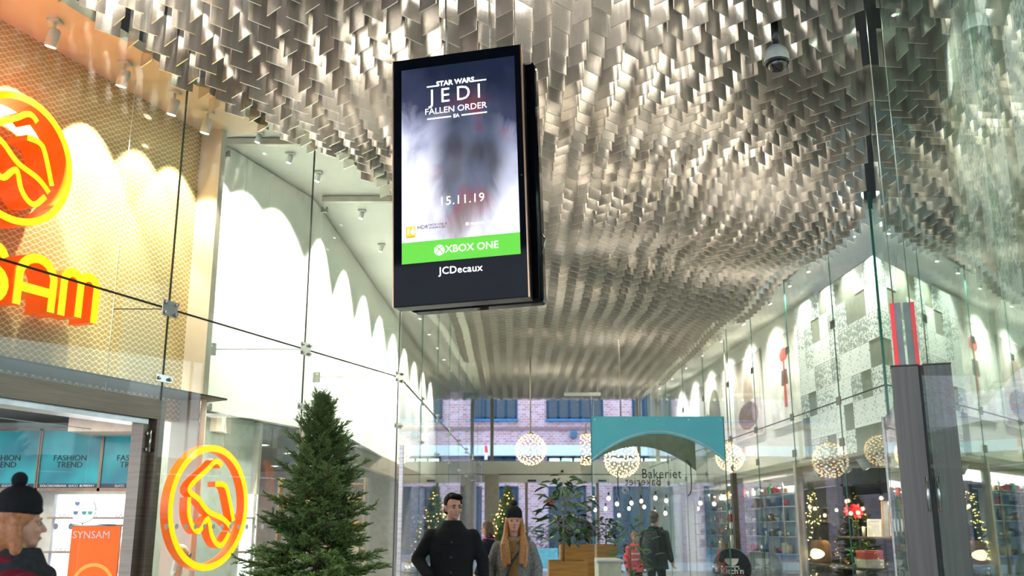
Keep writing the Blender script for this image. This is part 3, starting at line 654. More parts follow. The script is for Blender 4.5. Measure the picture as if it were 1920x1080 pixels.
disp = MB().box(X0, X1, -0.006, -0.002, ZG, Z1).build('display', smoke_picture(X0, X1, ZG, Z1), sc)
GR = MB().box(X0, X1, -0.006, -0.002, Z0, ZG).build('green_band', glow('screen_green', (0.10, 0.50, 0.03), 0.62), sc)
M_SCW = glow('screen_white', (1, 1, 1), 0.85)
xc = (X0+X1)/2
def st(body, size, x, z, m=M_SCW, **k): return text(body, size, 'screen_lettering', m, disp, Tr(x, -0.008, z), 0.0008, **k)
st('STAR WARS', 0.062, xc-0.02, 1.915, bold=0.002); st('J E D I', 0.185, xc-0.02, 1.80, sx=0.95); st('FALLEN ORDER', 0.078, xc-0.02, 1.67)
for q0, q1, qz in ((-0.27, -0.17, 1.895), (0.13, 0.25, 1.895), (-0.27, -0.06, 1.60), (0.03, 0.25, 1.60)): MB().box(xc+q0, xc+q1, -0.0075, -0.007, qz, qz+0.012).build('title_rule', M_SCW, disp)
st('EA', 0.045, xc-0.015, 1.606, bold=0.001); st('15.11.19', 0.105, xc+0.02, 0.86, sp=1.08)
MB().box(0.115, 0.195, -0.0075, -0.0065, 0.575, 0.67).build('age_mark', glow('screen_amber', (0.9, 0.42, 0.01), 0.8), disp)
st('16', 0.075, 0.155, 0.628, bold=0.002); M_SCB = mat('screen_black', (0.01, 0.01, 0.01), 0.4)
st('www.pegi.info', 0.012, 0.155, 0.582, M_SCB); st('HDR', 0.045, 0.26, 0.655, M_SCB); st('XBOX ONE X', 0.026, 0.385, 0.668, M_SCB); st('ENHANCED', 0.026, 0.385, 0.643, M_SCB)
st('respawn', 0.036, 0.72, 0.648); st('LUCASFILM', 0.03, 0.885, 0.65)
MB().box(0.625, 0.65, -0.0075, -0.0065, 0.635, 0.66).build('studio_mark', M_SCW, disp)
f, b = ribbon([(1.005 + 0.045*math.cos(2*math.pi*i/28), 0.655 + 0.045*math.sin(2*math.pi*i/28)) for i in range(28)], 0.006, -0.0085, -0.007, True); f.build('ring_mark', M_SCW, disp)
st('EA', 0.045, 1.005, 0.655, bold=0.001)
text('XBOX ONE', 0.086, 'screen_lettering', M_SCW, GR, Tr(0.672, -0.008, 0.447), 0.0008, sx=1.0)
MB().disc((0.40, -0.0075, 0.447), 0.044, (0,1,0), 28, 0.002).build('round_logo', M_SCW, GR)
M_SCG = glow('screen_green', (0.10, 0.50, 0.03), 0.62)
for sg in (-1, 1):
    f, b = ribbon(smooth_path([(0.40-0.030*sg, 0.417), (0.40-0.012*sg, 0.440), (0.40+0.006*sg, 0.462), (0.40+0.034*sg, 0.478)], 5), 0.009, -0.0095, -0.0088)
    f.build('logo_cut', M_SCG, GR)
text('JCDecaux', 0.085, 'bezel_lettering', M_SCW, sc, Tr(xc, -0.004, 0.27), 0.001, bold=0.0008, sp=1.06)
MB().disc((SW-0.03, -0.003, 1.02), 0.006, (0,1,0), 10, 0.003).build('sensor', mat('sensor_green', (0.02, 0.15, 0.12), 0.3), sc)

# ------------------------------------------------------------------ dome camera
t = thing('security_camera', 'white dome security camera hanging below the ceiling fins', 'camera', Tr(2.45, 8.3, 5.66))
MB().tube([(0, 0, 0.12), (0, 0, 0.5)], 0.035, 12).build('pole', M_BLACK, t)
MB().lathe([(0.0, 0.14), (0.06, 0.138), (0.095, 0.10), (0.112, 0.055), (0.115, 0.0), (0.11, -0.02), (0.0, -0.02)], 28).build('housing', mat('camera_white', (0.62, 0.62, 0.6), 0.35), t)
MB().lathe([(0.112, -0.018), (0.114, -0.03), (0.104, -0.045), (0.09, -0.04)], 28).build('collar', M_BLACK, t)
MB().lathe([(0.092, -0.03)] + [(0.092*math.cos(R(a)), -0.035-0.088*math.sin(R(a))) for a in range(0, 91, 10)], 28).build('dome', mat('smoked_dome', (0.015, 0.015, 0.018), 0.05, spec=0.9), t)
MB().tube([(0.0, -0.05, -0.085), (0.0, -0.088, -0.10)], 0.03, 14).build('lens', mat('lens_glass', (0.05, 0.02, 0.02), 0.1), t)

# ------------------------------------------------------------------ fir trees
def branch_mesh(seed, needles=3000):
    rnd = random.Random(seed); st_ = MB(); nd = MB()
    def path(x): return Vector((x, 0.04*math.sin(x*5+seed), -0.12*x + 0.30*x*x))
    st_.tube([path(i/6) for i in range(7)], [0.014*(1-i/8) for i in range(7)], 5)
    twigs = [(path(0.12), path(1.0)-path(0.12), 1)]
    for i in range(22):
        x = 0.18 + 0.80*i/22; sg = 1 if i % 2 else -1
        ln = 0.42*(1-x*0.72) * rnd.uniform(0.75, 1.15); a = R(rnd.uniform(36, 58))*sg
        d = Vector((math.cos(a), math.sin(a), rnd.uniform(-0.2, 0.55))) * ln; p = path(x)
        st_.tube([p, p+d*0.5+Vector((0,0,-0.01)), p+d], [0.007, 0.005, 0.002], 4); twigs.append((p, d, 0))
        if ln > 0.2:
            for s2 in (-1, 1, -1, 1):
                a2 = a + s2*R(rnd.uniform(25, 55)); p2 = p+d*rnd.uniform(0.25, 0.75); d2 = Vector((math.cos(a2), math.sin(a2), rnd.uniform(-0.25, 0.5)))*ln*rnd.uniform(0.3, 0.55)
                st_.tube([p2, p2+d2], [0.004, 0.002], 4); twigs.append((p2, d2, 0))
    tot = sum(t_[1].length for t_ in twigs)
    for p, d, main in twigs:
        k = int(needles*d.length/tot); dn = d.normalized()
        sd = dn.cross(Vector((0,0,1))).normalized(); up = sd.cross(dn)
        for i in range(k):
            t_ = (i+rnd.random())/k; b = (path(0.12+0.88*t_) if main else p + d*t_)
            th = rnd.uniform(0, 2*math.pi); o_ = (sd*math.cos(th) + up*(0.35+0.65*math.sin(th)))
            q = (dn*rnd.uniform(0.55, 1.0) + o_*rnd.uniform(0.6, 1.0)).normalized() * rnd.uniform(0.028, 0.045)
            wv = q.cross(Vector((rnd.uniform(-1,1), rnd.uniform(-1,1), rnd.uniform(-1,1)))).normalized()*0.0042
            nd.add([b-wv, b+wv, b+q*0.7+wv*0.8, b+q, b+q*0.7-wv*0.8], [(0,1,2,3,4)])
    mb = MB(); mb.add(st_.v, st_.f, True); ns = len(st_.f); mb.add(nd.v, nd.f)
    me = bpy.data.meshes.new('branch'); me.from_pydata(mb.v, [], mb.f)
    me.materials.append(mat('fir_bark', (0.10, 0.065, 0.04), 0.8)); me.materials.append(M_NEEDLE)
    me.polygons.foreach_set('material_index', [0]*ns + [1]*(len(mb.f)-ns)); me.update(); return me
def needle_mat():
    m, nt, b = nodes('fir_needles'); L = nt.links
    oi = nt.nodes.new('ShaderNodeObjectInfo'); g = nt.nodes.new('ShaderNodeTexNoise'); g.inputs['Scale'].default_value = 9
    tc = nt.nodes.new('ShaderNodeTexCoord'); L.new(tc.outputs['Object'], g.inputs['Vector'])
    ad = nt.nodes.new('ShaderNodeMath'); ad.operation = 'ADD'; L.new(oi.outputs['Random'], ad.inputs[0]); L.new(g.outputs['Fac'], ad.inputs[1])
    r = nt.nodes.new('ShaderNodeValToRGB'); r.color_ramp.elements[0].color = (0.06, 0.15, 0.035, 1); r.color_ramp.elements[1].color = (0.26, 0.40, 0.10, 1)
    dv = nt.nodes.new('ShaderNodeMath'); dv.operation = 'MULTIPLY'; dv.inputs[1].default_value = 0.6
    L.new(ad.outputs[0], dv.inputs[0]); L.new(dv.outputs[0], r.inputs['Fac']); L.new(r.outputs['Color'], b.inputs['Base Color'])
    b.inputs['Roughness'].default_value = 0.5
    return m
M_NEEDLE = needle_mat()
BR = [branch_mesh(i) for i in range(6)]
def fir(label, loc, H, rb, n, z0=0.25, group=None, seed=1, name='fir_tree', ex=0.75):
    rnd = random.Random(seed); t = thing(name, label, 'tree', Tr(*loc), group)
    MB().tube([(0,0,0), (0.01,0,H*0.5), (0,0.0,H*0.97)], [0.05*H/2.6, 0.03*H/2.6, 0.006], 8).build('trunk', mat('fir_bark', (0.10, 0.065, 0.04), 0.8), t)
    MB().lathe([(0.0, 0.0), (0.28*H/2.6, 0.0), (0.30*H/2.6, 0.02), (0.09*H/2.6, 0.06), (0.07*H/2.6, 0.2), (0.0, 0.2)], 18).build('stand', M_BLACK, t)
    for i in range(n):
        f = (i+0.5)/n; z = z0 + (H-z0)*(1-(1-f)**1.35)*0.985
        rr = rb*((H-z)/(H-z0))**ex*rnd.uniform(0.62, 1.18) + 0.045*H/2.6
        az = i*2.39996 + rnd.uniform(-0.3, 0.3); lift = R(-18 + 62*((z-z0)/(H-z0))**1.6) + R(rnd.uniform(-7, 7))
        o = bpy.data.objects.new('branch', BR[i % 6]); COL.objects.link(o); o.parent = t
        o.location = (0, 0, z); o.rotation_euler = (R(rnd.uniform(-25, 25)), -lift, az); s_ = rr; o.scale = (s_, s_*rnd.uniform(0.85, 1.1), s_)
    for k in range(5):
        o = bpy.data.objects.new('branch', BR[k]); COL.objects.link(o); o.parent = t; o.location = (0, 0, H*(0.90+0.012*k)); o.scale = (H*(0.075+0.012*(k % 3)),)*3
        o.rotation_euler = (0, R(-50-9*(k % 3)), k*2.4+0.2)
    return t
tp = P(606, 742, 9.3)
fir('large undecorated fir tree standing before the glass screen', (tp.x, 9.3, 0), tp.z, 0.80, 215, 0.3, None, 3, ex=0.64)

# ------------------------------------------------------------------ people
M_SKIN = mat('skin_light', (0.60, 0.30, 0.20), 0.5, var=0.06)
def hand_prims(w, d, side, curl=0.5, s=1.0):
    """palm, four unequal curled fingers and a thumb; w wrist, d unit direction of the hand, side = unit towards the thumb"""
    w, d, side = Vector(w), Vector(d).normalized(), Vector(side); side = (side - d*side.dot(d)).normalized(); nrm = d.cross(side)
    out = [('c', w, 0.024*s, w+d*0.045*s, 0.027*s), ('c', w+d*0.03*s+side*0.022*s, 0.018*s, w+d*0.085*s+side*0.026*s, 0.014*s), ('c', w+d*0.03*s-side*0.022*s, 0.017*s, w+d*0.08*s-side*0.028*s, 0.013*s)]
    for i, (off, ln) in enumerate(((0.030, 0.070), (0.010, 0.080), (-0.010, 0.074), (-0.029, 0.058))):
        k = w + d*0.085*s + side*off*s; b1 = (d*math.cos(curl) + nrm*math.sin(curl)); b2 = (d*math.cos(2*curl) + nrm*math.sin(2*curl))
        m_ = k + b1*ln*0.5*s; out += [('c', k, 0.0095*s, m_, 0.009*s), ('c', m_, 0.009*s, m_ + b2*ln*0.5*s, 0.0075*s)]
    tb = w + d*0.025*s + side*0.03*s; t1 = tb + (side*0.8 + d*0.6 + nrm*0.2).normalized()*0.035*s; t2 = t1 + (side*0.2 + d*0.95 + nrm*0.25).normalized()*0.03*s
    return out + [('c', tb, 0.013*s, t1, 0.0105*s), ('c', t1, 0.0105*s, t2, 0.0085*s)]
def person(label, loc, face, H, top, legs, coat_len, hair, hair_style, head_turn=0.0, head_pitch=0.0, arms=None, hat=None, stride=0.16, group=None, slim=1.0, extra=None, glove=None, lean=0.0):
    """standing or walking figure; local +y is where it faces. arms: (elbow, wrist) for each side in metres of a 1.75 m figure"""
    k = H/1.75
    t = thing('person', label, 'person', Tr(*loc) @ Rz(face) @ Matrix.Rotation(lean, 4, 'X') @ Matrix.Scale(k, 4), group)
    L_ = slim
    sh = 0.185*L_
    arms = arms or {1: ((0.25, -0.02, 1.15), (0.27, 0.08, 0.90)), -1: ((-0.25, -0.02, 1.15), (-0.27, 0.08, 0.90))}
    hm = Matrix.Translation((0, 0.0, 1.50)) @ Matrix.Rotation(head_turn, 4, 'Z') @ Matrix.Rotation(head_pitch, 4, 'X') @ Matrix.Translation((0, 0, -1.50))
    hp = [('e', (0, -0.008, 1.660), (0.076, 0.097, 0.088)), ('e', (0, 0.022, 1.600), (0.064, 0.074, 0.078)), ('e', (0, 0.046, 1.552), (0.044, 0.040, 0.034)), ('e', (0, 0.072, 1.538), (0.022, 0.018, 0.016)),
          ('c', (0, 0.090, 1.640), 0.009, (0, 0.113, 1.604), 0.012), ('e', (0.012, 0.102, 1.600), (0.010, 0.010, 0.008)), ('e', (-0.012, 0.102, 1.600), (0.010, 0.010, 0.008)),
          ('e', (0, 0.088, 1.572), (0.024, 0.012, 0.007)), ('e', (0, 0.087, 1.562), (0.020, 0.012, 0.007)), ('e', (0.04, 0.068, 1.607), (0.022, 0.02, 0.02)), ('e', (-0.04, 0.068, 1.607), (0.022, 0.02, 0.02)),
          ('c', (0.05, 0.074, 1.655), 0.012, (-0.05, 0.074, 1.655), 0.012), ('e', (0.076, -0.005, 1.615), (0.010, 0.020, 0.032)), ('e', (-0.076, -0.005, 1.615), (0.010, 0.020, 0.032))]
    def hx(p):
        if p[0] == 'e': return ('e', tuple(hm @ Vector(p[1])), p[2])
        return ('c', tuple(hm @ Vector(p[1])), p[2], tuple(hm @ Vector(p[3])), p[4])
    body = [hx(p) for p in hp] + [('c', (0, -0.02, 1.40), 0.062, (0, -0.005, 1.54), 0.054), ('l', [(0,0,0.86,0.15*L_,0.10), (0,0,1.0,0.145*L_,0.098), (0,0,1.2,0.16*L_,0.108), (0,0,1.34,0.15*L_,0.10), (0,-0.01,1.43,0.09,0.07)])]
    for s in (1, -1):
        e, w_ = arms[s]; shp = (s*sh*0.86, -0.01, 1.345)
        body += [('c', shp, 0.046, e, 0.040), ('c', e, 0.042, w_, 0.029)]
        dv = (Vector(w_)-Vector(e)).normalized()
        body += hand_prims(Vector(w_)+dv*0.02, dv, Vector((0, 1, 0.3)), 0.45)
        fy = stride*s*0.9
        hip = (s*0.088, 0, 0.90); kn = (s*0.095, fy*0.55+0.03, 0.49); an = (s*0.098, fy-0.01, 0.085)
        body += [('c', hip, 0.082, kn, 0.054), ('c', kn, 0.054, an, 0.036), ('c', an, 0.04, (an[0], an[1]+0.13, 0.035), 0.035)]
    link('body', blob(body, 0.0075, 1), M_SKIN, t)
    # legs of the trousers and shoes
    tr = [('l', [(0,0,0.82,0.165*L_,0.115), (0,0,0.98,0.16*L_,0.112), (0,0,1.06,0.15*L_,0.105)])]; shoes = []
    for s in (1, -1):
        fy = stride*s*0.9; hip = (s*0.088, 0, 0.88); kn = (s*0.095, fy*0.55+0.03, 0.49); an = (s*0.098, fy-0.01, 0.10)
        tr += [('c', hip, 0.095, kn, 0.068), ('c', kn, 0.068, an, 0.056)]
        shoes.append([('c', (an[0], an[1]-0.02, 0.06), 0.052, (an[0], an[1]+0.14, 0.045), 0.045), ('c', an, 0.05, (an[0], an[1], 0.06), 0.055), ('e', (an[0], an[1]+0.06, 0.018), (0.05, 0.15, 0.018))])
    link('trousers', blob(tr, 0.014), legs, t)
    for s_ in shoes: link('shoe', blob(s_, 0.010), mat('shoe_dark', (0.02, 0.018, 0.016), 0.4), t)
    # coat or jacket
    zb = coat_len; fl = 1.0 + 0.35*(0.95-zb)
    ct = [('l', [(0,0,zb,0.195*L_*fl,0.145*fl), (0,0,(zb+1.05)/2,0.190*L_,0.142), (0,0,1.06,0.182*L_,0.135), (0,0.005,1.22,0.198*L_,0.140), (0,0,1.36,0.195*L_,0.128), (0,-0.01,1.43,0.14,0.10), (0,-0.012,1.475,0.085,0.08)])]
    for s in (1, -1):
        e, w_ = arms[s]; ct += [('e', (s*sh*0.95, -0.01, 1.35), (0.075, 0.078, 0.072)), ('c', (s*sh*0.97, -0.01, 1.355), 0.072, e, 0.064), ('c', e, 0.064, w_, 0.050)]
    co = link('coat', blob(ct, 0.012), top, t)
    col = [(0.09*math.cos(a*math.pi/10), -0.012+0.085*math.sin(a*math.pi/10), 1.455 - 0.02*math.sin(a*math.pi/10)) for a in range(20)]
    MB().tube(col + col[:1], 0.026, 8, caps=False).build('collar', top, co)
    for z in (1.3, 1.16, 1.02, 0.88):
        if z > zb+0.06: MB().disc((0.012, 0.142, z), 0.010, (0,1,0), 10, 0.012).build('button', mat('button_dark', (0.03, 0.03, 0.03), 0.4), co)
    for s in (1, -1): MB().bev(s*0.105-0.055, s*0.105+0.055, 0.105, 0.128, 0.93, 0.955, 0.004).build('pocket_flap', top, co)
    if glove:
        for s in (1, -1):
            e, w_ = arms[s]; dv = (Vector(w_)-Vector(e)).normalized()
            link('glove', blob(hand_prims(Vector(w_)+dv*0.015, dv, Vector((0, 1, 0.3)), 0.45, 1.22), 0.008, 1), glove, t)
    # face
    for s in (1, -1):
        ey = MB().ball(hm @ Vector((s*0.031, 0.080, 1.634)), (0.0125, 0.010, 0.0085), 10, 7).build('eye', mat('eye_white', (0.38, 0.33, 0.30), 0.3), t)
        MB().ball(hm @ Vector((s*0.031, 0.0875, 1.634)), (0.0085, 0.004, 0.0085), 8, 6).build('iris', mat('iris_dark', (0.03, 0.02, 0.015), 0.2), ey)
        MB().tube([hm @ Vector((s*0.014, 0.090, 1.652)), hm @ Vector((s*0.032, 0.089, 1.658)), hm @ Vector((s*0.050, 0.078, 1.650))], [0.0045, 0.005, 0.003], 6).build('eyebrow', hair, t)
    MB().tube([hm @ Vector((-0.024, 0.090, 1.567)), hm @ Vector((0, 0.0985, 1.567)), hm @ Vector((0.024, 0.090, 1.567))], [0.003, 0.0065, 0.003], 8).build('lips', mat('lips', (0.45, 0.16, 0.14), 0.4), t)
    # hair
    if hair_style == 'short':
        hs = [('e', (0, -0.028, 1.682), (0.086, 0.096, 0.090)), ('e', (0, 0.045, 1.735), (0.062, 0.050, 0.030)), ('c', (0.04, 0.06, 1.735), 0.02, (-0.05, 0.075, 1.725), 0.018), ('e', (0, -0.055, 1.60), (0.07, 0.055, 0.06)),
              ('c', (0.078, 0.012, 1.69), 0.012, (0.078, 0.014, 1.635), 0.007), ('c', (-0.078, 0.012, 1.69), 0.012, (-0.078, 0.014, 1.635), 0.007)]
    elif hair_style == 'bob':
        hs = [('e', (0, -0.022, 1.675), (0.092, 0.100, 0.092)), ('c', (0.075, -0.02, 1.64), 0.032, (0.08, -0.01, 1.50), 0.028), ('c', (-0.075, -0.02, 1.64), 0.032, (-0.08, -0.01, 1.50), 0.028), ('e', (0, -0.07, 1.58), (0.085, 0.05, 0.10))]
    else:
        hs = [('e', (0, -0.022, 1.675), (0.088, 0.098, 0.090))]
        for s in (1, -1):
            hs += [('c', (s*0.078, -0.015, 1.67), 0.024, (s*0.092, 0.03, 1.50), 0.034), ('c', (s*0.092, 0.03, 1.50), 0.034, (s*0.118, 0.12, 1.36), 0.044), ('c', (s*0.118, 0.12, 1.36), 0.046, (s*0.112, 0.15, 1.14), 0.024), ('c', (s*0.09, 0.10, 1.40), 0.036, (s*0.065, 0.165, 1.18), 0.026), ('c', (s*0.10, 0.12, 1.34), 0.03, (s*0.14, 0.14, 1.20), 0.016)]
        hs += [('e', (0, -0.07, 1.56), (0.085, 0.05, 0.12))]
    link('hair', blob([hx(p) for p in hs], 0.010, 2), hair, t)
    if hat:
        ht = link('beanie', blob([hx(p) for p in [('e', (0, -0.015, 1.715), (0.094, 0.108, 0.085)), ('l', [(0,-0.012,1.665,0.098,0.112), (0,-0.012,1.715,0.097,0.110)])]], 0.009, 2) if False else blob([hx(('e', (0, -0.012, 1.722), (0.095, 0.108, 0.092))), hx(('e', (0, -0.012, 1.692), (0.099, 0.113, 0.030)))], 0.009, 2), hat, t)
        MB().ball(hm @ Vector((0, -0.02, 1.835)), 0.038, 12, 8).build('pompom', hat, ht)
    if extra: extra(t)
    return t
def fabric(name, col, var=0.2, sc_=40, bump=0.15, rough=0.85): return mat(name, col, rough, var=var, scale=sc_, bump=bump, spec=0.2)
F_BLK = fabric('black_wool', (0.010, 0.010, 0.011)); F_GREY = fabric('grey_wool_coat', (0.19, 0.185, 0.175), 0.4, 60); F_NAVY = fabric('navy_quilt', (0.012, 0.016, 0.028))
F_OLIVE = fabric('dark_olive_jacket', (0.030, 0.032, 0.022)); F_RED = fabric('dark_red_jacket', (0.16, 0.012, 0.02)); F_PINK = fabric('pink_vest', (0.85, 0.10, 0.14)); F_JEAN = fabric('dark_trousers', (0.015, 0.016, 0.02))
H_BLK = mat('hair_black', (0.008, 0.005, 0.004), 0.6, var=0.4, scale=60, spec=0.08); H_GING = mat('hair_ginger', (0.36, 0.15, 0.035), 0.4, var=0.35, scale=60); H_BRN = mat('hair_brown', (0.09, 0.045, 0.02), 0.45, var=0.35, scale=60); H_ORG = mat('hair_copper', (0.42, 0.15, 0.05), 0.5, var=0.3, scale=50)
def lab_collar(t):
    link('scarf', blob([('l', [(0,0,1.27,0.195,0.148), (0,0,1.34,0.19,0.146), (0,0.0,1.40,0.165,0.14), (0,0.0,1.44,0.13,0.12), (0,0.0,1.475,0.105,0.105), (0,-0.005,1.505,0.085,0.088)])], 0.012), F_BLK, t)
    return
    pts = [(0.105*math.cos(a*math.pi/10), 0.0+0.10*math.sin(a*math.pi/10), 1.465 - 0.045*math.sin(a*math.pi/10)) for a in range(20)]
    MB().tube(pts + pts[:1], 0.045, 10, caps=False).build('scarf', F_BLK, t)
x_m = P(848, 990, 10).x
person('dark haired man in a black coat and scarf walking with one hand in his pocket', (x_m, 10.0, 0), math.pi + R(6), 1.78, F_BLK, F_JEAN, 0.70, H_BLK, 'short', R(22), R(-6),
       {-1: ((-0.30, -0.03, 1.13), (-0.31, 0.06, 0.90)), 1: ((0.33, -0.05, 1.14), (0.22, 0.12, 0.98))}, None, 0.17, None, 1.12, lab_collar, fabric('grey_glove', (0.10, 0.10, 0.10)))
def woman_extra(t):
    pts = [(0.085*math.cos(a*math.pi/10), 0.01+0.085*math.sin(a*math.pi/10), 1.47 - 0.05*math.sin(a*math.pi/10)) for a in range(20)]
    MB().tube(pts + pts[:1], 0.032, 8, caps=False).build('scarf', mat('mustard_knit', (0.22, 0.13, 0.05), 0.8), t)
    MB().bev(-0.09, 0.13, 0.155, 0.21, 0.80, 1.01, 0.02).build('shoulder_bag', mat('bag_dark', (0.03, 0.033, 0.045), 0.45), t)
    MB().tube([(0.10, 0.165, 1.0), (0.02, 0.158, 1.2), (-0.12, 0.10, 1.40), (-0.10, -0.11, 1.40)], 0.012, 6).build('bag_strap', mat('bag_dark', (0.03, 0.033, 0.045), 0.45), t)
    link('blouse', blob([('l', [(0,0.055,0.95,0.075,0.10), (0,0.055,1.2,0.075,0.098), (0,0.05,1.42,0.06,0.075)])], 0.012), mat('ochre_knit', (0.24, 0.12, 0.02), 0.8), t)
x_w = P(964, 990, 10.6).x
person('long haired woman in a black pompom beanie and open grey coat', (x_w, 10.6, 0), math.pi - R(2), 1.63, F_GREY, F_JEAN, 0.62, H_GING, 'long', R(4), R(4),
       {-1: ((-0.26, -0.02, 1.14), (-0.25, 0.07, 0.90)), 1: ((0.27, -0.02, 1.14), (0.28, 0.05, 0.90))}, fabric('black_knit', (0.010, 0.010, 0.010)), 0.12, None, 1.0, woman_extra)
def navy_extra(t):
    pts = [(0.1*math.cos(a*math.pi/10), -0.012+0.095*math.sin(a*math.pi/10), 1.462) for a in range(20)]
    MB().tube(pts + pts[:1], 0.016, 8, caps=False).build('pink_lining', mat('pink_lining', (0.6, 0.03, 0.18), 0.7), t)
person('copper haired person in a navy jacket with pink collar lining, turned away behind the man', (P(915, 1000, 15.5).x, 15.5, 0), R(68), 1.56, F_NAVY, F_JEAN, 0.66, H_BRN, 'bob', 0, R(-8), None, None, 0.10, None, 1.05, navy_extra)
def pack(t):
    b = link('backpack', blob([('l', [(0,-0.20,0.92,0.14,0.09), (0,-0.23,1.05,0.16,0.12), (0,-0.23,1.25,0.15,0.11), (0,-0.19,1.40,0.11,0.07)])], 0.014), mat('pack_black', (0.012, 0.012, 0.012), 0.6), t)
    for s in (1, -1): MB().tube([(s*0.11, -0.14, 1.40), (s*0.13, 0.02, 1.475), (s*0.13, 0.15, 1.30), (s*0.15, 0.05, 1.0)], 0.018, 6).build('strap', mat('pack_black', (0.012, 0.012, 0.012), 0.6), b)
person('man in a dark olive jacket with black backpack standing behind the bakery glass', (P(1228, 1000, 18.4).x, 18.4, 0), R(-30), 1.75, F_OLIVE, F_JEAN, 0.74, H_BRN, 'short', 0, 0, None, None, 0.05, None, 1.15, pack)
def vest_extra(t):
    for z in (1.08, 1.22): MB().box(-0.17, 0.17, 0.128, 0.150, z, z+0.04).build('reflective_strip', mat('reflective_grey', (0.6, 0.6, 0.55), 0.3), t)
person('child in a pink reflective vest behind the bakery glass', (P(1190, 1000, 19.8).x, 19.8, 0), math.pi + R(20), 1.38, F_PINK, F_JEAN, 0.80, H_ORG, 'short', 0, 0, None, None, 0.05, None, 1.05, vest_extra)
person('shopper in a long dark coat standing beside the red flowers in the gift shop', (P(1551, 1000, 20.0).x, 20.0, 0), R(-55), 1.84, fabric('dark_brown_coat', (0.016, 0.012, 0.010)), F_JEAN, 0.5, H_BRN, 'short', 0, 0, None, None, 0.06, None, 1.1)
def passer(t):
    link('scarf', blob([('l', [(0,0,1.34,0.14,0.125), (0,0.01,1.41,0.15,0.14), (0,0.012,1.47,0.125,0.12), (0,0.01,1.525,0.09,0.095)]), ('c', (0.06, 0.13, 1.40), 0.045, (0.08, 0.16, 1.16), 0.035)], 0.012), fabric('dark_grey_scarf', (0.03, 0.03, 0.032)), t)
    return
    pts = [(0.125*math.cos(a*math.pi/10), -0.0+0.115*math.sin(a*math.pi/10), 1.45) for a in range(20)]
    MB().tube(pts + pts[:1], 0.058, 10, caps=False).build('scarf', fabric('dark_grey_scarf', (0.03, 0.03, 0.032)), t)
person('passer-by in a dark pompom beanie, grey scarf and dark red jacket', (P(34, 1000, 4.25).x, 4.25, 0), R(-48), 1.575, F_RED, F_JEAN, 0.72, H_ORG, 'bob', R(-10), 0, None, fabric('charcoal_knit', (0.012, 0.012, 0.014)), 0.2, None, 1.3, passer)
# ------------------------------------------------------------------ glass right beside the viewer and its steel post
wg = thing('window_3', 'glass wall beside the viewer mirroring the fin ceiling', 'glass screen', FG, None, 'structure')
M_GLASS3 = glass('green_wall_glass', (0.90, 0.97, 0.93), 0.03, 0.0, (0.90, 1.0, 0.95))
gx = [-0.4, 2.55, 5.62, 8.5, 11.6, 14.8/0.9413]
for a, b in zip(gx, gx[1:]):
    MB().box(a+0.004, b-0.004, -0.012, 0.0, ZJ+0.006, ZT+0.3).build('pane', M_GLASS3, wg)
    MB().box(a+0.004, b-0.004, -0.012, 0.0, 0.02, ZJ-0.006).build('pane', M_GLASS3, wg)
MB().box(gx[-1]-0.03, gx[-1], -0.03, 0.02, 0, ZT+0.3).build('glass_edge', M_EDGE, wg)
pp = P(1697, 690, 6.05); ps = (FG.inverted() @ Vector((pp.x, pp.y, 0)))
po2 = thing('door_post', 'dark brushed steel post standing against the glass wall', 'post', FG @ Tr(6.35, 0, 0), None, 'structure')
M_POST = steel_brushed('post_dark_steel', (0.115, 0.10, 0.09), 0.42, (30, 30, 0.7), 0.35)
PH = 2.42
MB().bev(-0.06, 0.06, 0.012, 0.17, 0, PH, 0.004).build('post_body', M_POST, po2)
MB().box(-0.062, -0.055, 0.0, 0.013, 0, PH).build('seal', M_SEAL, po2)
MB().bev(-0.063, 0.063, 0.010, 0.173, PH, PH+0.008, 0.002).build('cap', M_POST, po2)
MB().tube([(-0.07, 0.03, 1.55), (-0.07, 0.03, 1.75)], 0.008, 8).build('bolt_rod', M_CHROME, po2)
# glass leaf hinged on the post
dl2 = thing('door_3', 'narrow glass door leaf behind the dark steel post', 'glass door', FG @ Tr(6.42, 0.16, 0) @ Rz(R(4)), None, 'structure')
MB().box(0, 0.9, -0.006, 0.006, 0.05, 2.2).build('leaf', M_CLEAR, dl2)
MB().box(0.9, 0.93, -0.012, 0.012, 0.03, 2.22).box(0, 0.02, -0.012, 0.012, 0.03, 2.22).build('stile', M_STEEL, dl2)
dots(dl2, 0.2, 0.25, 3, 1.47, 0.008, 0.04)
# red and grey blade sign
t = thing('blade_sign', 'grey blade sign with a red edge hung above the steel post', 'sign', FG @ Tr(8.0, 0.01, 2.62), None)
MB().box(0.0, 0.05, 0.0, 0.05, 0, 0.56).build('grey_face', mat('sign_grey', (0.42, 0.42, 0.42), 0.5), t)
MB().box(-0.005, 0.055, 0.05, 0.08, 0, 0.56).build('red_edge', mat('sign_red', (0.75, 0.06, 0.07), 0.4, emit=(0.8, 0.05, 0.06), es=0.4), t)
MB().tube([(0.02, 0.05, 0.56), (0.02, 0.05, 4.3)], 0.005, 6).build('wire', M_CHROME, t)

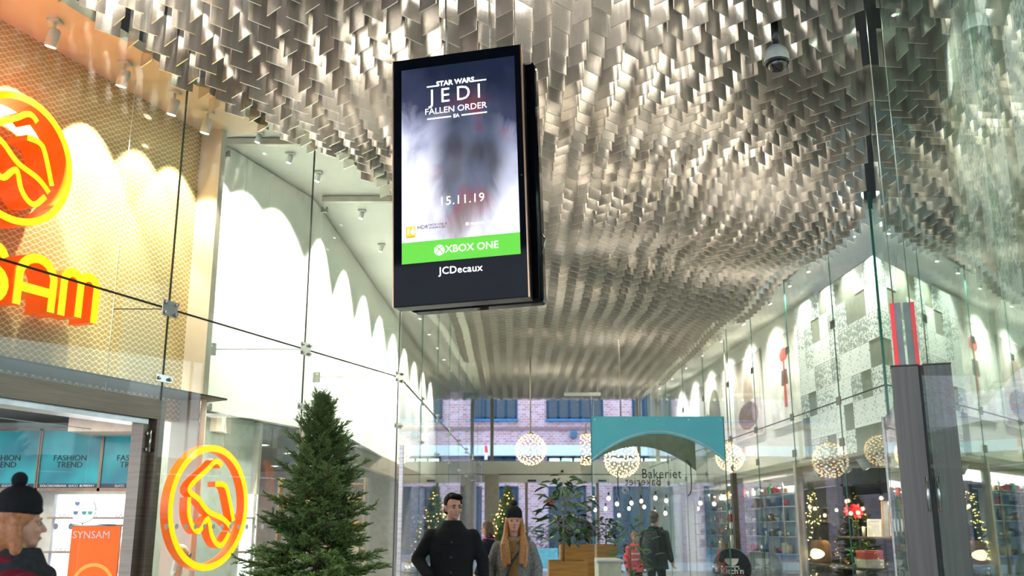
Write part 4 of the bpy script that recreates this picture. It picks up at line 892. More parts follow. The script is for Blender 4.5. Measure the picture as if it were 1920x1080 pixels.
# ------------------------------------------------------------------ lace-covered fascia of the gift shop, in squares
def lace(name, dens, glowv):
    m, nt, b = nodes(name); L = nt.links; N = nt.nodes
    tc = N.new('ShaderNodeTexCoord'); v = N.new('ShaderNodeTexVoronoi'); v.feature = 'DISTANCE_TO_EDGE'; v.inputs['Scale'].default_value = 16
    L.new(tc.outputs['Object'], v.inputs['Vector'])
    n = N.new('ShaderNodeTexNoise'); n.inputs['Scale'].default_value = 11; n.inputs['Detail'].default_value = 5; L.new(tc.outputs['Object'], n.inputs['Vector'])
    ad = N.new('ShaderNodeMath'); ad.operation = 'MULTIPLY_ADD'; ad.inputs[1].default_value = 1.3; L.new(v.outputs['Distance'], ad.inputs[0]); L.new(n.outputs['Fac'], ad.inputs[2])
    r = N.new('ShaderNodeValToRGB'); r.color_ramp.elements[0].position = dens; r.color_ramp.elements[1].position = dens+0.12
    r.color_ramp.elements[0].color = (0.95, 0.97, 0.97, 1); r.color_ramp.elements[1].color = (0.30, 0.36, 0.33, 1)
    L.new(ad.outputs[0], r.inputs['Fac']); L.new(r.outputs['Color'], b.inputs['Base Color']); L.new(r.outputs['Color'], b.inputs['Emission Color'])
    b.inputs['Emission Strength'].default_value = glowv; b.inputs['Roughness'].default_value = 0.5  # faint self-glow added to lace that gives off no light
    return m
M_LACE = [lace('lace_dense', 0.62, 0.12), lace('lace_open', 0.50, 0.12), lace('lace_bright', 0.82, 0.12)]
M_LBACK = mat('lace_backing', (0.30, 0.32, 0.27), 0.5)
def lace_wall(name, label, mw, n, m_, z0, sq, seed):
    rnd = random.Random(seed)
    wl = tag(MB().box(0, n*sq, -0.1, 0.0, z0, z0+m_*sq).build(name, M_LBACK, None, mw), label, 'wall', None, 'structure')
    me = []
    for k in range(3):
        q = MB().box(0.004, sq-0.004, 0, 0.012, 0.004, sq-0.004).mesh('lace_square'); q.materials.append(M_LACE[k]); me.append(q)
    for i in range(n):
        for j in range(m_):
            if rnd.random() < 0.27: continue
            link('lace_square', me[rnd.choice((0, 1, 2, 2))], None, wl, Tr(i*sq, 0, z0+j*sq))
    return wl
lace_wall('wall_lace', 'white lace patterned fascia of squares above the gift shop', FR @ Tr(0.45, -0.38, 0), 10, 7, 2.68, 0.455, 4)
lace_wall('wall_right', 'lace patterned squares behind the glass wall beside the viewer', FG @ Tr(2.2, -0.75, 0), 18, 8, 2.7, 0.5, 9)
struct('trim_9', MB().box(0.3, 5.4, -0.5, 0.0, 2.6, 2.66), mat('cream_track_board', (0.55, 0.5, 0.42), 0.5), 'cream board with spotlights under the lace fascia', 'fascia', FR)
for i, s in enumerate((1.0, 1.75, 2.6, 3.4, 4.0)):
    b = FR @ Vector((s, -0.25, 2.6)); t = FR @ Vector((s+0.2, -1.3, 1.0))
    spot_head('white cylinder spotlight under the lace fascia, ' + ('closest to the steel post', 'second from the steel post', 'middle one of five', 'fourth from the steel post', 'furthest from the steel post')[i], b, t, 'spotlights under the lace fascia', True, 60, 75, 0.075, 0.22, 0.02)
for i in range(4):
    b = FR @ Vector((0.9+i*1.15, -0.08, 6.3)); t = FR @ Vector((0.9+i*1.15, -0.38, 3.6))
    spot_head('small white spotlight over the lace fascia, ' + ('closest to the glass corner', 'second from the glass corner', 'third from the glass corner', 'next to the picture wall')[i], b, t, 'spotlights over the lace fascia', False, 130, 105, 0.03, 0.09, 0.02, blend=0.8)
for i in range(4):  # spots added to brighten the dark lace behind the near glass
    b = FG @ Vector((3.0+i*2.2, -0.25, 6.6)); t = FG @ Vector((3.0+i*2.2, -0.75, 4.3))
    spot_head('added spotlight behind the glass wall beside the viewer, %s from the viewer' % ORD[i], b, t, 'added spotlights behind the near glass wall', False, 170, 110, 0.03, 0.09, 0.02, blend=0.8)
# upper white fascia with pictures, and the glass in front of both
struct('wall_upper', MB().box(5.3, 21.2, -1.0, -0.9, 2.75, 6.4), M_WHITE, 'white upper wall with large pictures behind the corridor glass', 'wall', FR)
struct('trim_10', MB().box(-0.5, 21.2, -1.0, -0.02, 6.3, 6.4), M_WHITE, 'white soffit strip along the picture wall', 'soffit', FR)
def picture(label, s, w_, col1, shape):
    t = thing('wall_picture', label, 'picture', FR @ Tr(s, -0.86, 3.75), 'large pictures on the upper wall')
    MB().box(0, w_, -0.03, 0.0, 0, 2.05).build('print', mat('print_%d' % int(s*10), col1, 0.4, var=0.35, scale=2.2), t)
    MB().box(-0.03, 0, -0.03, 0.012, -0.03, 2.08).box(w_, w_+0.03, -0.03, 0.012, -0.03, 2.08).box(-0.03, w_+0.03, -0.03, 0.012, -0.03, 0).box(-0.03, w_+0.03, -0.03, 0.012, 2.05, 2.08).build('frame', M_WHITE, t)
    for (poly_, c, nme) in shape: MB().prism(poly_, 0.0005, 0.004).build('printed_shape', mat(nme, c, 0.5, var=0.3, scale=6), t)
def ell(cx, cz, rx, rz, n=16): return [(cx+rx*math.cos(2*math.pi*i/n), cz+rz*math.sin(2*math.pi*i/n)) for i in range(n)]
picture('pale picture of a red tool on the upper wall, nearest the lace fascia', 6.4, 2.2, (0.80, 0.74, 0.70), [(ell(1.1, 1.6, 0.30, 0.16), (0.55, 0.08, 0.07), 'print_red'), ([(1.0, 0.4), (1.2, 0.4), (1.16, 1.5), (1.04, 1.5)], (0.55, 0.08, 0.07), 'print_red'), ([(0.85, 0.9), (1.35, 0.9), (1.3, 1.25), (0.9, 1.25)], (0.12, 0.11, 0.10), 'print_dark')])
picture('picture with a brown serving dish on the upper wall, middle one', 9.4, 2.6, (0.66, 0.58, 0.54), [(ell(1.3, 0.55, 0.95, 0.35), (0.22, 0.12, 0.07), 'print_brown'), (ell(1.2, 1.1, 0.45, 0.55), (0.40, 0.30, 0.26), 'print_mauve')])
picture('picture with green and dark shapes on the upper wall, nearest the doors', 13.0, 3.2, (0.62, 0.60, 0.56), [(ell(1.3, 0.9, 0.7, 0.85), (0.16, 0.15, 0.10), 'print_olive'), (ell(2.2, 0.6, 0.35, 0.5), (0.28, 0.14, 0.06), 'print_rust')])
for i in range(7):
    s = 5.9 + i*2.2
    spot_head('small white spotlight over the picture wall, %s from the lace fascia' % ORD[i], FR @ Vector((s, -0.12, 6.3)), FR @ Vector((s, -0.9, 4.9)), 'spotlights over the picture wall', False, 260, 120, 0.035, 0.10, 0.03, blend=1.0)
wr = thing('window_4', 'corridor glass before the lace fascia and the gift shop', 'glass screen', FR, None, 'structure')
xs = [0.0, 1.9, 4.45, 7.0, 9.2, 11.9, 14.6, 17.3, 21.0]
M_GLASS2 = glass('corridor_glass', (0.95, 0.98, 0.955), 0.015)
for a, b in zip(xs, xs[1:]):
    MB().box(a+0.006, b-0.006, -0.006, 0.006, ZJ+0.008, ZT).build('pane', M_GLASS2, wr)
    if not (9.0 < a < 11): MB().box(a+0.006, b-0.006, -0.006, 0.006, 0.02, ZJ-0.008).build('pane', M_GLASS2, wr)
    MB().box(a, b, -0.008, 0.008, ZJ-0.008, ZJ+0.008).build('seal', M_SEAL, wr)
    MB().box(b-0.008, b+0.008, -0.008, 0.008, 0.02, ZT).build('glass_edge', M_EDGE, wr)
    for z in (ZJ, 2.87, 4.9): MB().bev(b-0.1, b+0.1, 0.008, 0.03, z-0.07, z+0.07, 0.004).build('clamp', mat('dark_clamp', (0.2, 0.21, 0.19), 0.4, 0.8), wr)
struct('trim_11', MB().bev(4.4, 4.52, -0.1, 0.04, 0, 2.66, 0.005), mat('cream_post', (0.6, 0.56, 0.47), 0.4), 'cream steel post of the gift shop front', 'post', FR)
struct('trim_12', MB().bev(9.1, 9.3, -0.2, 0.06, 0, 2.75, 0.005), mat('bronze_post', (0.10, 0.085, 0.06), 0.4, 0.5), 'dark bronze door post of the kitchen shop', 'post', FR)
struct('trim_13', MB().box(4.4, 21.2, -0.9, -0.05, 2.62, 2.75), mat('cream_header', (0.62, 0.58, 0.5), 0.5), 'cream header beam over the kitchen shop front', 'beam', FR)

# ------------------------------------------------------------------ inside the gift shop and kitchen shop
struct('wall_shop_back', MB().box(-2.5, 21, -5.2, -5.1, 0, 2.75), mat('shop_dark_wall', (0.035, 0.038, 0.042), 0.6), 'dark back wall of the gift shop', 'wall', FR)
struct('wall_shop_end', MB().box(21.0, 21.1, -5.2, -0.05, 0, 6.4), M_WHITE, 'white end wall of the kitchen shop', 'wall', FR)
struct('trim_14', MB().box(-2.0, 21, -5.2, -0.4, 2.78, 2.82), mat('shop_ceiling_grey', (0.25, 0.24, 0.22), 0.7), 'grey ceiling of the gift shop', 'ceiling panel', FR)
struct('trim_15', MB().box(6.2, 6.28, -5.1, -1.4, 0, 2.7), mat('shop_partition', (0.03, 0.032, 0.035), 0.6), 'dark partition behind the gift shop display', 'partition', FR)
area(FR @ Vector((13.0, -2.2, 2.74)), 320, 2.2, 13, (1, 0.95, 0.86), (0, 0, R(2)))  # fill added under the kitchen shop ceiling, no fitting
# high display shelf with flowers and frames
ds = thing('display_shelf', 'dark high display shelf carrying red flowers and frames', 'shelf', FR @ Tr(1.75, -0.64, 0))
ZS = 1.31
MB().bev(0, 2.5, -0.42, 0.0, ZS-0.04, ZS, 0.006).build('shelf_board', mat('dark_wood', (0.06, 0.04, 0.025), 0.4), ds)
for x in (0.03, 2.42):
    for y in (-0.4, -0.06): MB().box(x, x+0.04, y, y+0.04, 0, ZS-0.04).build('leg', M_BLACK, ds)
MB().bev(0.03, 2.27, -0.4, -0.02, 0.55, 0.58, 0.005).build('lower_board', mat('dark_wood', (0.06, 0.04, 0.025), 0.4), ds)
def shelf_m(x, y): return FR @ Tr(1.75+x, -0.64+y, ZS)
def amaryllis():
    t = thing('flower_vase', 'glass vase of red amaryllis on the dark display shelf', 'flowers', shelf_m(2.1, -0.2))
    MB().lathe([(0.0, 0.0), (0.05, 0.0), (0.055, 0.22), (0.05, 0.22), (0.045, 0.01), (0.0, 0.01)], 16).build('vase', glass('vase_glass', (0.85, 0.9, 0.86), 0.06), t)
    rnd = random.Random(5); pet = MB()
    for k in range(5):
        a = 2*math.pi*k/5 + 0.4; tip = Vector((0.16*math.cos(a), 0.09*math.sin(a), 0.44 + 0.06*math.sin(k*2.1)))
        MB().tube([(0.01*math.cos(a), 0.01*math.sin(a), 0.02), tip*0.55 + Vector((0,0,0.08)), tip], 0.007, 6).build('stem', mat('flower_stem', (0.10, 0.22, 0.05), 0.5), t)
        for f in range(2):
            fd = Vector((math.cos(a+f*2.2), math.sin(a+f*2.2), 0.25)).normalized(); sd = fd.cross(Vector((0,0,1))).normalized(); up = sd.cross(fd)
            mb_ = MB()
            for p_ in range(6):
                pa = 2*math.pi*p_/6; rd = sd*math.cos(pa) + up*math.sin(pa); lat = fd.cross(rd).normalized()
                b0 = tip; m1 = tip + fd*0.05 + rd*0.045; e1 = tip + fd*0.065 + rd*0.105
                mb_.add([b0, m1 - lat*0.034, e1, m1 + lat*0.034, m1 + fd*0.006], [(0,1,4), (1,2,4), (2,3,4), (3,0,4)], True)
            mb_.build('blossom', mat('amaryllis_red', (0.75, 0.02, 0.03), 0.5, emit=(0.7, 0.02, 0.03), es=0.12), t)
amaryllis()
def frame_pic(label, x, y, w_, h_, fc, pc, rows, yaw_=0.0):
    t = thing('picture_frame', label, 'picture frame', shelf_m(x, y) @ Tr(0, 0, 0.004) @ Rz(R(90)+yaw_) @ Matrix.Rotation(R(-8), 4, 'X'), 'frames on the dark display shelf')
    b = 0.022
    MB().box(-w_/2, w_/2, 0.0, 0.02, 0, b).box(-w_/2, w_/2, 0.0, 0.02, h_-b, h_).box(-w_/2, -w_/2+b, 0.0, 0.02, b, h_-b).box(w_/2-b, w_/2, 0.0, 0.02, b, h_-b).build('frame', fc, t)
    MB().box(-w_/2+b, w_/2-b, 0.008, 0.014, b, h_-b).build('print', pc, t)
    for (x0, x1, z0, z1) in rows: MB().box(x0*w_, x1*w_, 0.004, 0.008, z0*h_, z1*h_).build('printed_line', mat('print_dark', (0.12, 0.11, 0.10), 0.5), t)
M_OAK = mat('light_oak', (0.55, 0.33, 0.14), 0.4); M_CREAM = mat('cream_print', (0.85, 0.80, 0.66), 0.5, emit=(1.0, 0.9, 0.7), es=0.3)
frame_pic('tall oak frame with a grid print at the back of the display shelf', 0.72, -0.33, 0.42, 0.60, M_OAK, mat('grey_print', (0.42, 0.42, 0.40), 0.5), [(-0.3, -0.22, 0.1, 0.9), (-0.06, 0.02, 0.1, 0.9), (0.2, 0.28, 0.1, 0.9)])
frame_pic('oak frame with a pale drawing leaning before the tall frame', 0.38, -0.22, 0.26, 0.46, M_OAK, M_CREAM, [(-0.1, 0.12, 0.4, 0.65)])
frame_pic('small cream card frame beside the flower vase', 1.25, -0.2, 0.25, 0.30, M_CREAM, M_CREAM, [])
tag(MB().lathe([(0, 0), (0.03, 0), (0.03, 0.17), (0.005, 0.18), (0, 0.18)], 14).build('candle', mat('cream_candle', (0.8, 0.66, 0.42), 0.5), None, shelf_m(1.72, -0.2)), 'cream pillar candle on the dark display shelf', 'candle')
# glowing bark lamps
def bark_lamp(label, mw):
    t = thing('bark_lamp', label, 'lamp', mw)
    MB().lathe([(0.0, 0), (0.17, 0), (0.19, 0.06), (0.185, 0.34), (0.15, 0.40), (0.10, 0.42), (0, 0.42)], 20).build('wood_body', mat('bark_orange', (0.42, 0.20, 0.06), 0.6, var=0.4, scale=5, bump=0.4), t)
    pts = []
    MB().ball((-0.06, 0.06, 0.17), (0.14, 0.16, 0.13), 16, 10).build('lit_face', glow('lamp_amber', (1.0, 0.72, 0.36), 2.6), t)
    MB().tube([(-0.1, 0.0, 0.40), (0.0, 0.0, 0.47), (0.1, 0.0, 0.40)], 0.012, 6).build('handle', mat('bark_orange', (0.42, 0.20, 0.06), 0.6), t)
pl = thing('display_table', 'low dark table at the gift shop front', 'table', FR @ Tr(1.6, -0.55, 0))
MB().bev(0, 3.1, 0.0, 0.44, 0.78, 0.82, 0.006).build('table_top', mat('dark_wood', (0.06, 0.04, 0.025), 0.4), pl)
for x in (0.05, 3.0):
    for y in (0.02, 0.37): MB().box(x, x+0.05, y, y+0.05, 0, 0.78).build('leg', M_BLACK, pl)
bark_lamp('amber glowing bark lamp at the far end of the low table', FR @ Tr(4.35, -0.33, 0.82))
bs = 0.40
for i, (c, lb) in enumerate((((0.78, 0.08, 0.06), 'red lidded gift box topmost of the pile on the low table'), ((0.85, 0.74, 0.55), 'cream gift box under the red one on the low table'))):
    z = 0.82 + (0.14 if i == 0 else 0)
    t = thing('gift_box', lb, 'box', FR @ Tr(2.0, -0.33, z), 'gift boxes on the low table')
    MB().bev(-0.2, 0.2, -0.15, 0.15, 0, 0.11, 0.005).build('box_body', mat('gift_%d' % i, c, 0.5), t); MB().bev(-0.205, 0.205, -0.155, 0.155, 0.09, 0.14, 0.005).build('lid', mat('gift_%d' % i, c, 0.5), t)
def leafy(name, label, mw, n, r, h, col, seed, pot=None, cat='plant', leaf=(0.14, 0.05), stemh=None, parent_pot=True):
    """plant with separate folded leaves round upright stems"""
    rnd = random.Random(seed); t = thing(name, label, cat, mw)
    a, b = leaf
    lm = MB().add([(0,0,0), (a*0.35, b*0.5, 0.01), (a*0.75, b*0.42, -0.004), (a, 0, -0.03), (a*0.75, -b*0.42, -0.004), (a*0.35, -b*0.5, 0.01), (a*0.4, 0, -0.006), (a*0.75, 0, -0.014)],
                  [(0,1,6), (1,2,7,6), (2,3,7), (0,6,5), (6,7,4,5), (7,3,4)], True).mesh('leaf'); lm.materials.append(col)
    z0 = stemh if stemh is not None else 0.12
    MB().tube([(0,0,0.0), (0.01,0.01,(z0+h)*0.5), (0,0,h*0.95)], [0.014, 0.011, 0.005], 7).build('stem', mat('plant_stem', (0.20, 0.16, 0.09), 0.6), t)
    for i in range(n):
        f = (i+0.5)/n; z = z0 + (h-z0)*f; az = i*2.4 + rnd.uniform(-0.4, 0.4); rr = r*(0.25+0.75*math.sin(math.pi*min(1, 0.15+0.8*f)))*rnd.uniform(0.25, 1.0)
        e = Vector((rr*math.cos(az), rr*math.sin(az), z+rnd.uniform(-0.02, 0.05)))
        link('leaf', lm, None, t, Matrix.Translation(e) @ Matrix.Rotation(az + rnd.uniform(-0.5, 0.5), 4, 'Z') @ Matrix.Rotation(R(rnd.uniform(-30, 35)), 4, 'Y') @ Matrix.Rotation(R(rnd.uniform(-40, 40)), 4, 'X') @ Matrix.Scale(rnd.uniform(0.7, 1.2), 4))
    tw = MB()
    for k in range(7):
        az = k*0.9+0.3; z = z0 + (h-z0)*(0.1+0.8*k/7); tw.tube([(0,0,z-0.08), (r*0.6*math.cos(az), r*0.6*math.sin(az), z+0.04)], [0.006, 0.003], 5)
    tw.build('twigs', mat('plant_stem', (0.20, 0.16, 0.09), 0.6), t)
    return t
M_LEAF = mat('ficus_leaf', (0.045, 0.13, 0.04), 0.3, var=0.5, scale=3); M_LEAF2 = mat('bright_leaf', (0.07, 0.22, 0.05), 0.35, var=0.4, scale=3); M_LEAF3 = mat('dark_leaf', (0.012, 0.03, 0.014), 0.4, var=0.4, scale=3)
def potted(label, potlabel, mw, **k):
    tag(MB().lathe([(0, 0), (0.08, 0), (0.11, 0.16), (0.10, 0.16), (0.09, 0.12), (0, 0.12)], 18).build('plant_pot', mat('pot_cream', (0.75, 0.7, 0.6), 0.5), None, mw), potlabel, 'pot')
    return leafy('potted_plant', label, mw @ Tr(0, 0, 0.123), **k)
potted('bushy green plant hanging over below the red flowers', 'cream pot under the bushy plant below the red flowers', FR @ Tr(3.75, -0.85, 0.583), n=60, r=0.22, h=0.42, col=M_LEAF2, seed=4, leaf=(0.12, 0.035))
potted('small bright green plant near the gift boxes', 'cream pot near the gift boxes', FR @ Tr(2.4, -0.33, 0.82), n=40, r=0.16, h=0.25, col=M_LEAF2, seed=6, leaf=(0.10, 0.04))
# lit fir inside the gift shop
def decorated(label, loc, H, rb, n, seed, nb, nl, grp):
    t = fir(label, loc, H, rb, n, 0.2, grp, seed)
    rnd = random.Random(seed+50); lt = MB()
    for i in range(nl):
        f = rnd.random()**1.3*0.95; z = 0.25 + (H-0.3)*f; rr = rb*(1-f)**0.86*rnd.uniform(0.75, 1.0)+0.03; a = rnd.uniform(0, 6.283)
        lt.ball((rr*math.cos(a), rr*math.sin(a), z), 0.008, 6, 4)
    o = lt.build('fairy_lights', glow('fairy_light', (1.0, 0.62, 0.18), 14), t); o['kind'] = 'stuff'
    bm = MB().ball((0,0,0), 0.045, 12, 8).tube([(0,0,0.04), (0,0,0.06)], 0.012, 6).mesh('bauble'); bm.materials.append(mat('gold_bauble', (0.85, 0.55, 0.15), 0.2, 0.9))
    for i in range(nb):
        f = (i+0.5)/nb*0.92; z = 0.25 + (H-0.3)*f; rr = rb*(1-f)**0.86*0.95+0.04; a = i*2.4
        link('bauble', bm, None, t, Tr(rr*math.cos(a), rr*math.sin(a), z))
    return t
tt = P(1520, 908, 21.6)
decorated('slim fir with amber fairy lights inside the gift shop', (tt.x, 21.6, 0), tt.z, 0.40, 110, 21, 0, 170, None)
tt = P(952, 912, 30.0)
decorated('fir with gold baubles standing just inside the entrance doors', (tt.x, 30.0, 0), tt.z, 0.85, 150, 22, 42, 90, None)
# kitchen goods on open shelves along the corridor
CUP = MB().lathe([(0, 0), (0.04, 0), (0.05, 0.1), (0.045, 0.1), (0.036, 0.01), (0, 0.01)], 12).tube([(0.048, 0, 0.08), (0.08, 0, 0.06), (0.045, 0, 0.02)], 0.006, 5).mesh('mug')
BOT = MB().lathe([(0, 0), (0.04, 0), (0.042, 0.16), (0.016, 0.21), (0.016, 0.27), (0, 0.27)], 12).mesh('bottle')
BOWL = MB().lathe([(0, 0), (0.05, 0), (0.11, 0.09), (0.105, 0.09), (0.045, 0.012), (0, 0.012)], 16).mesh('bowl')
JAR = MB().lathe([(0, 0), (0.055, 0), (0.06, 0.13), (0.05, 0.14), (0.05, 0.16), (0, 0.165)], 12).mesh('jar')
BOXM = MB().bev(-0.07, 0.07, -0.05, 0.05, 0, 0.2, 0.004).mesh('carton')
POTM = MB().lathe([(0, 0), (0.1, 0), (0.105, 0.13), (0.11, 0.135), (0.02, 0.165), (0.025, 0.185), (0, 0.19)], 16).tube([(-0.1, 0, 0.1), (-0.15, 0, 0.1)], 0.01, 6).tube([(0.1, 0, 0.1), (0.15, 0, 0.1)], 0.01, 6).mesh('cooking_pot')
KINDS = [('mug', CUP), ('bottle', BOT), ('bowl', BOWL), ('jar', JAR), ('carton', BOXM), ('cooking_pot', POTM)]
CL = [('white', (0.8, 0.8, 0.8)), ('amber', (0.55, 0.28, 0.05)), ('red', (0.5, 0.04, 0.03)), ('blue', (0.05, 0.12, 0.35)), ('silver', (0.6, 0.6, 0.6)), ('green', (0.06, 0.3, 0.12)), ('black', (0.02, 0.02, 0.025)), ('cream', (0.7, 0.6, 0.42))]
rnd = random.Random(11); seen = {}
for un, (s0, s1, dd) in enumerate(((7.9, 10.6, -0.75), (11.0, 14.0, -0.8), (14.4, 17.4, -0.8))):
    un_name = ('nearest the lace fascia', 'beyond the bronze post', 'nearest the street doors')[un]
    t = thing('glass_shelf_unit', 'lit glass shelf unit of kitchen goods ' + un_name, 'shelf', FR @ Tr(s0, dd, 0), 'shelf units in the kitchen shop')
    for x in (0, (s1-s0)/2, s1-s0): MB().box(x-0.012, x+0.012, -0.32, -0.29, 0, 2.4).box(x-0.012, x+0.012, -0.02, 0.0, 0, 2.4).build('upright', M_CHROME, t)
    zs = (0.5, 0.9, 1.28, 1.62, 1.95, 2.25)
    for z in zs: MB().box(0, s1-s0, -0.32, 0.0, z-0.02, z).build('shelf_board', mat('frosted_shelf', (0.62, 0.68, 0.66), 0.25), t)
    MB().box(0, s1-s0, -0.34, -0.33, 0, 2.4).build('back_panel', mat('shelf_back', (0.45, 0.5, 0.55), 0.5), t)
    MB().box(0.05, s1-s0-0.05, -0.3, -0.27, 2.385, 2.4).build('light_strip', M_LAMP_C, t)
    for zi, z in enumerate(zs):
        if z < 0.85: continue
        x = 0.2; kk = -1
        while x < s1-s0-0.2:
            kk += 1
            nme, me = rnd.choice(KINDS); cn, cc = rnd.choice(CL)
            mm = me.copy(); mm.materials.clear(); mm.materials.append(mat('ware_' + cn, cc, 0.25, 0.9 if cn == 'silver' else 0.0))
            o = link(nme, mm, None, None, FR @ Tr(s0+x, dd-0.16, z+0.002) @ Rz(0 if nme == 'cooking_pot' else rnd.uniform(0, 6)) @ Matrix.Scale(rnd.uniform(0.9, 1.0) if nme in ('cooking_pot', 'bottle') else rnd.uniform(0.9, 1.2), 4))
            tag(o, '%s %s, %s along shelf %s of the kitchen unit %s' % (cn, nme.replace('_', ' '), ORD[kk], ('', 'two', 'three', 'four', 'five', 'six')[zi], un_name), nme.replace('_', ' '), 'kitchen goods ' + un_name)
            x += rnd.uniform(0.24, 0.40)
# round shop sign
c = P(1372, 1066, 23.2)
t = thing('round_shop_sign', 'round black kitchen shop sign with a white bowl and lettering', 'sign', Tr(c.x, 23.2, c.z))
MB().disc((0, 0, 0), 0.44, (0,1,0), 40, 0.05).build('sign_disc', M_BLACK, t)
MB().tube([(0.44*math.cos(2*math.pi*k/40), -0.005, 0.44*math.sin(2*math.pi*k/40)) for k in range(41)], 0.014, 6, caps=False).build('rim', mat('rim_grey', (0.3, 0.3, 0.3), 0.4), t)
MB().prism([(0.16*math.cos(R(180+a)), 0.22+0.16*math.sin(R(180+a))) for a in range(0, 181, 15)], -0.032, -0.026).box(-0.16, 0.16, -0.032, -0.026, 0.03, 0.055).build('bowl_mark', M_WHITEPRINT, t)
text("Kitch'n", 0.19, 'lettering', M_WHITEPRINT, t, Tr(0, -0.03, -0.06), 0.003, bold=0.003)
MB().box(-0.3, 0.3, -0.031, -0.026, -0.2, -0.16).build('red_bar', mat('sign_red', (0.75, 0.06, 0.07), 0.4), t)
MB().tube([(0, 0.03, -0.4), (0, 0.03, -c.z+0.02)], 0.025, 10).build('stand', M_BLACK, t); MB().disc((0, 0.03, -c.z+0.015), 0.25, (0,0,1), 24, 0.03).build('foot', M_BLACK, t)

# ------------------------------------------------------------------ bakery booth: glass box with an arched blue header
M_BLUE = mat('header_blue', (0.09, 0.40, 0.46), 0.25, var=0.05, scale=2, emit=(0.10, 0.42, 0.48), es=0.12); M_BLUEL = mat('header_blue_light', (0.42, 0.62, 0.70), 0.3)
YF, YB_ = 15.5, 18.0
xl, xr = P(1110, 900, YF).x, P(1362, 900, YF).x; zt = P(1200, 781, YF).z; za = P(1200, 813, YF).z; ze = P(1200, 866, YF).z
bw = xr-xl
bo = thing('bakery_booth', 'glass bakery booth with an arched blue header and black lettering', 'booth', Tr(xl, YF, 0))
def header(y, mblue, parent):
    n = 24; arcp = [(bw*i/n, ze + (za-ze)*(1-((i/n)*2-1)**2)) for i in range(n+1)]
    vs = [(x, y_, z) for y_ in (y, y+0.008) for x, z in arcp] + [(x, y_, zt) for y_ in (y, y+0.008) for x, z in arcp]; m = n+1; fs = []
    for i in range(n): fs += [(i, i+1, 2*m+i+1, 2*m+i), (m+i, m+i+1, 3*m+i+1, 3*m+i), (i, i+1, m+i+1, m+i), (2*m+i, 2*m+i+1, 3*m+i+1, 3*m+i)]
    fs += [(0, m, 3*m, 2*m), (n, m+n, 3*m+n, 2*m+n)]
    h_ = MB().add(vs, fs).build('arched_header', mblue, parent)
    return h_, arcp
hd, ap = header(-0.012, M_BLUE, bo)
f, b = ribbon([(x, z+0.035) for x, z in ap], 0.022, -0.016, -0.013); f.build('arch_stripe', M_BLUEL, hd)
header(YB_-YF, mat('header_olive', (0.34, 0.36, 0.22), 0.4), bo)
MB().box(0, bw, -0.004, 0.004, 0.02, zt).build('front_pane', M_CLEAR, bo)
MB().box(0, bw, YB_-YF-0.004, YB_-YF, 0.02, zt).build('rear_pane', M_CLEAR, bo)
MB().box(0.0, 0.008, 0.01, YB_-YF-0.01, 0.02, zt).build('side_pane', M_CLEAR, bo); MB().box(bw-0.008, bw, 0.01, YB_-YF-0.01, 0.02, zt).build('side_pane', M_CLEAR, bo)
for x in (0.0, bw): MB().box(x-0.008, x+0.008, -0.014, 0.006, 0, zt).build('edge', M_EDGE, bo)
for i in range(5): MB().disc((0.06+(bw-0.12)*i/4, -0.02, zt-0.05), 0.012, (0,1,0), 10, 0.01).build('screw', M_CHROME, hd)
def onf(u, v): q = P(u, v, YF); return q.x-xl, q.z
x_, z_ = onf(1240, 889); text('Bakeriet', 0.205, 'lettering', M_BLACKPRINT, bo, Tr(x_, -0.008, z_), 0.001, sx=0.8, sp=1.12)
x_, z_ = onf(1209, 902)
o = text('Bakeriet', 0.215, 'lettering', M_BLACKPRINT, bo, Tr(1.12, YB_-YF-0.03, 2.27) @ Matrix.Diagonal((-1, 1, 1, 1)), 0.002, sx=0.8, sp=1.12)
for pts in ([(1286, 863), (1293, 870), (1295, 880), (1296, 918), (1290, 930)], [(1158, 884), (1158.5, 905), (1159, 925), (1162, 934)]):
    pp_ = smooth_path([onf(*q) for q in pts], 5); f, b = ribbon(pp_, 0.016, -0.008, -0.005); f.build('bracket_line', M_BLACKPRINT, bo)
for (u, v, rr) in ((1186, 869, 0.07), (1278, 906, 0.06), (1172, 919, 0.05)):
    x_, z_ = onf(u, v)
    for kk in (1.0, 0.6):
        f, b = ribbon([(x_+rr*kk*math.cos(R(a)), z_+rr*kk*math.sin(R(a))) for a in range(-20, 301, 16)], 0.010, -0.008, -0.005); f.build('scroll', mat('frosted_white_print', (0.55, 0.58, 0.56), 0.5), bo)
ct = thing('bakery_counter', 'cream bakery counter inside the glass booth', 'counter', Tr(xl+0.08, YF+0.12, 0))
MB().bev(0, 0.36, 0, 1.2, 0, 0.95, 0.01).build('counter_body', mat('cream_counter', (0.72, 0.68, 0.55), 0.5), ct); MB().bev(-0.03, 0.39, -0.03, 1.23, 0.95, 0.985, 0.01).build('counter_top', M_WHITE, ct)
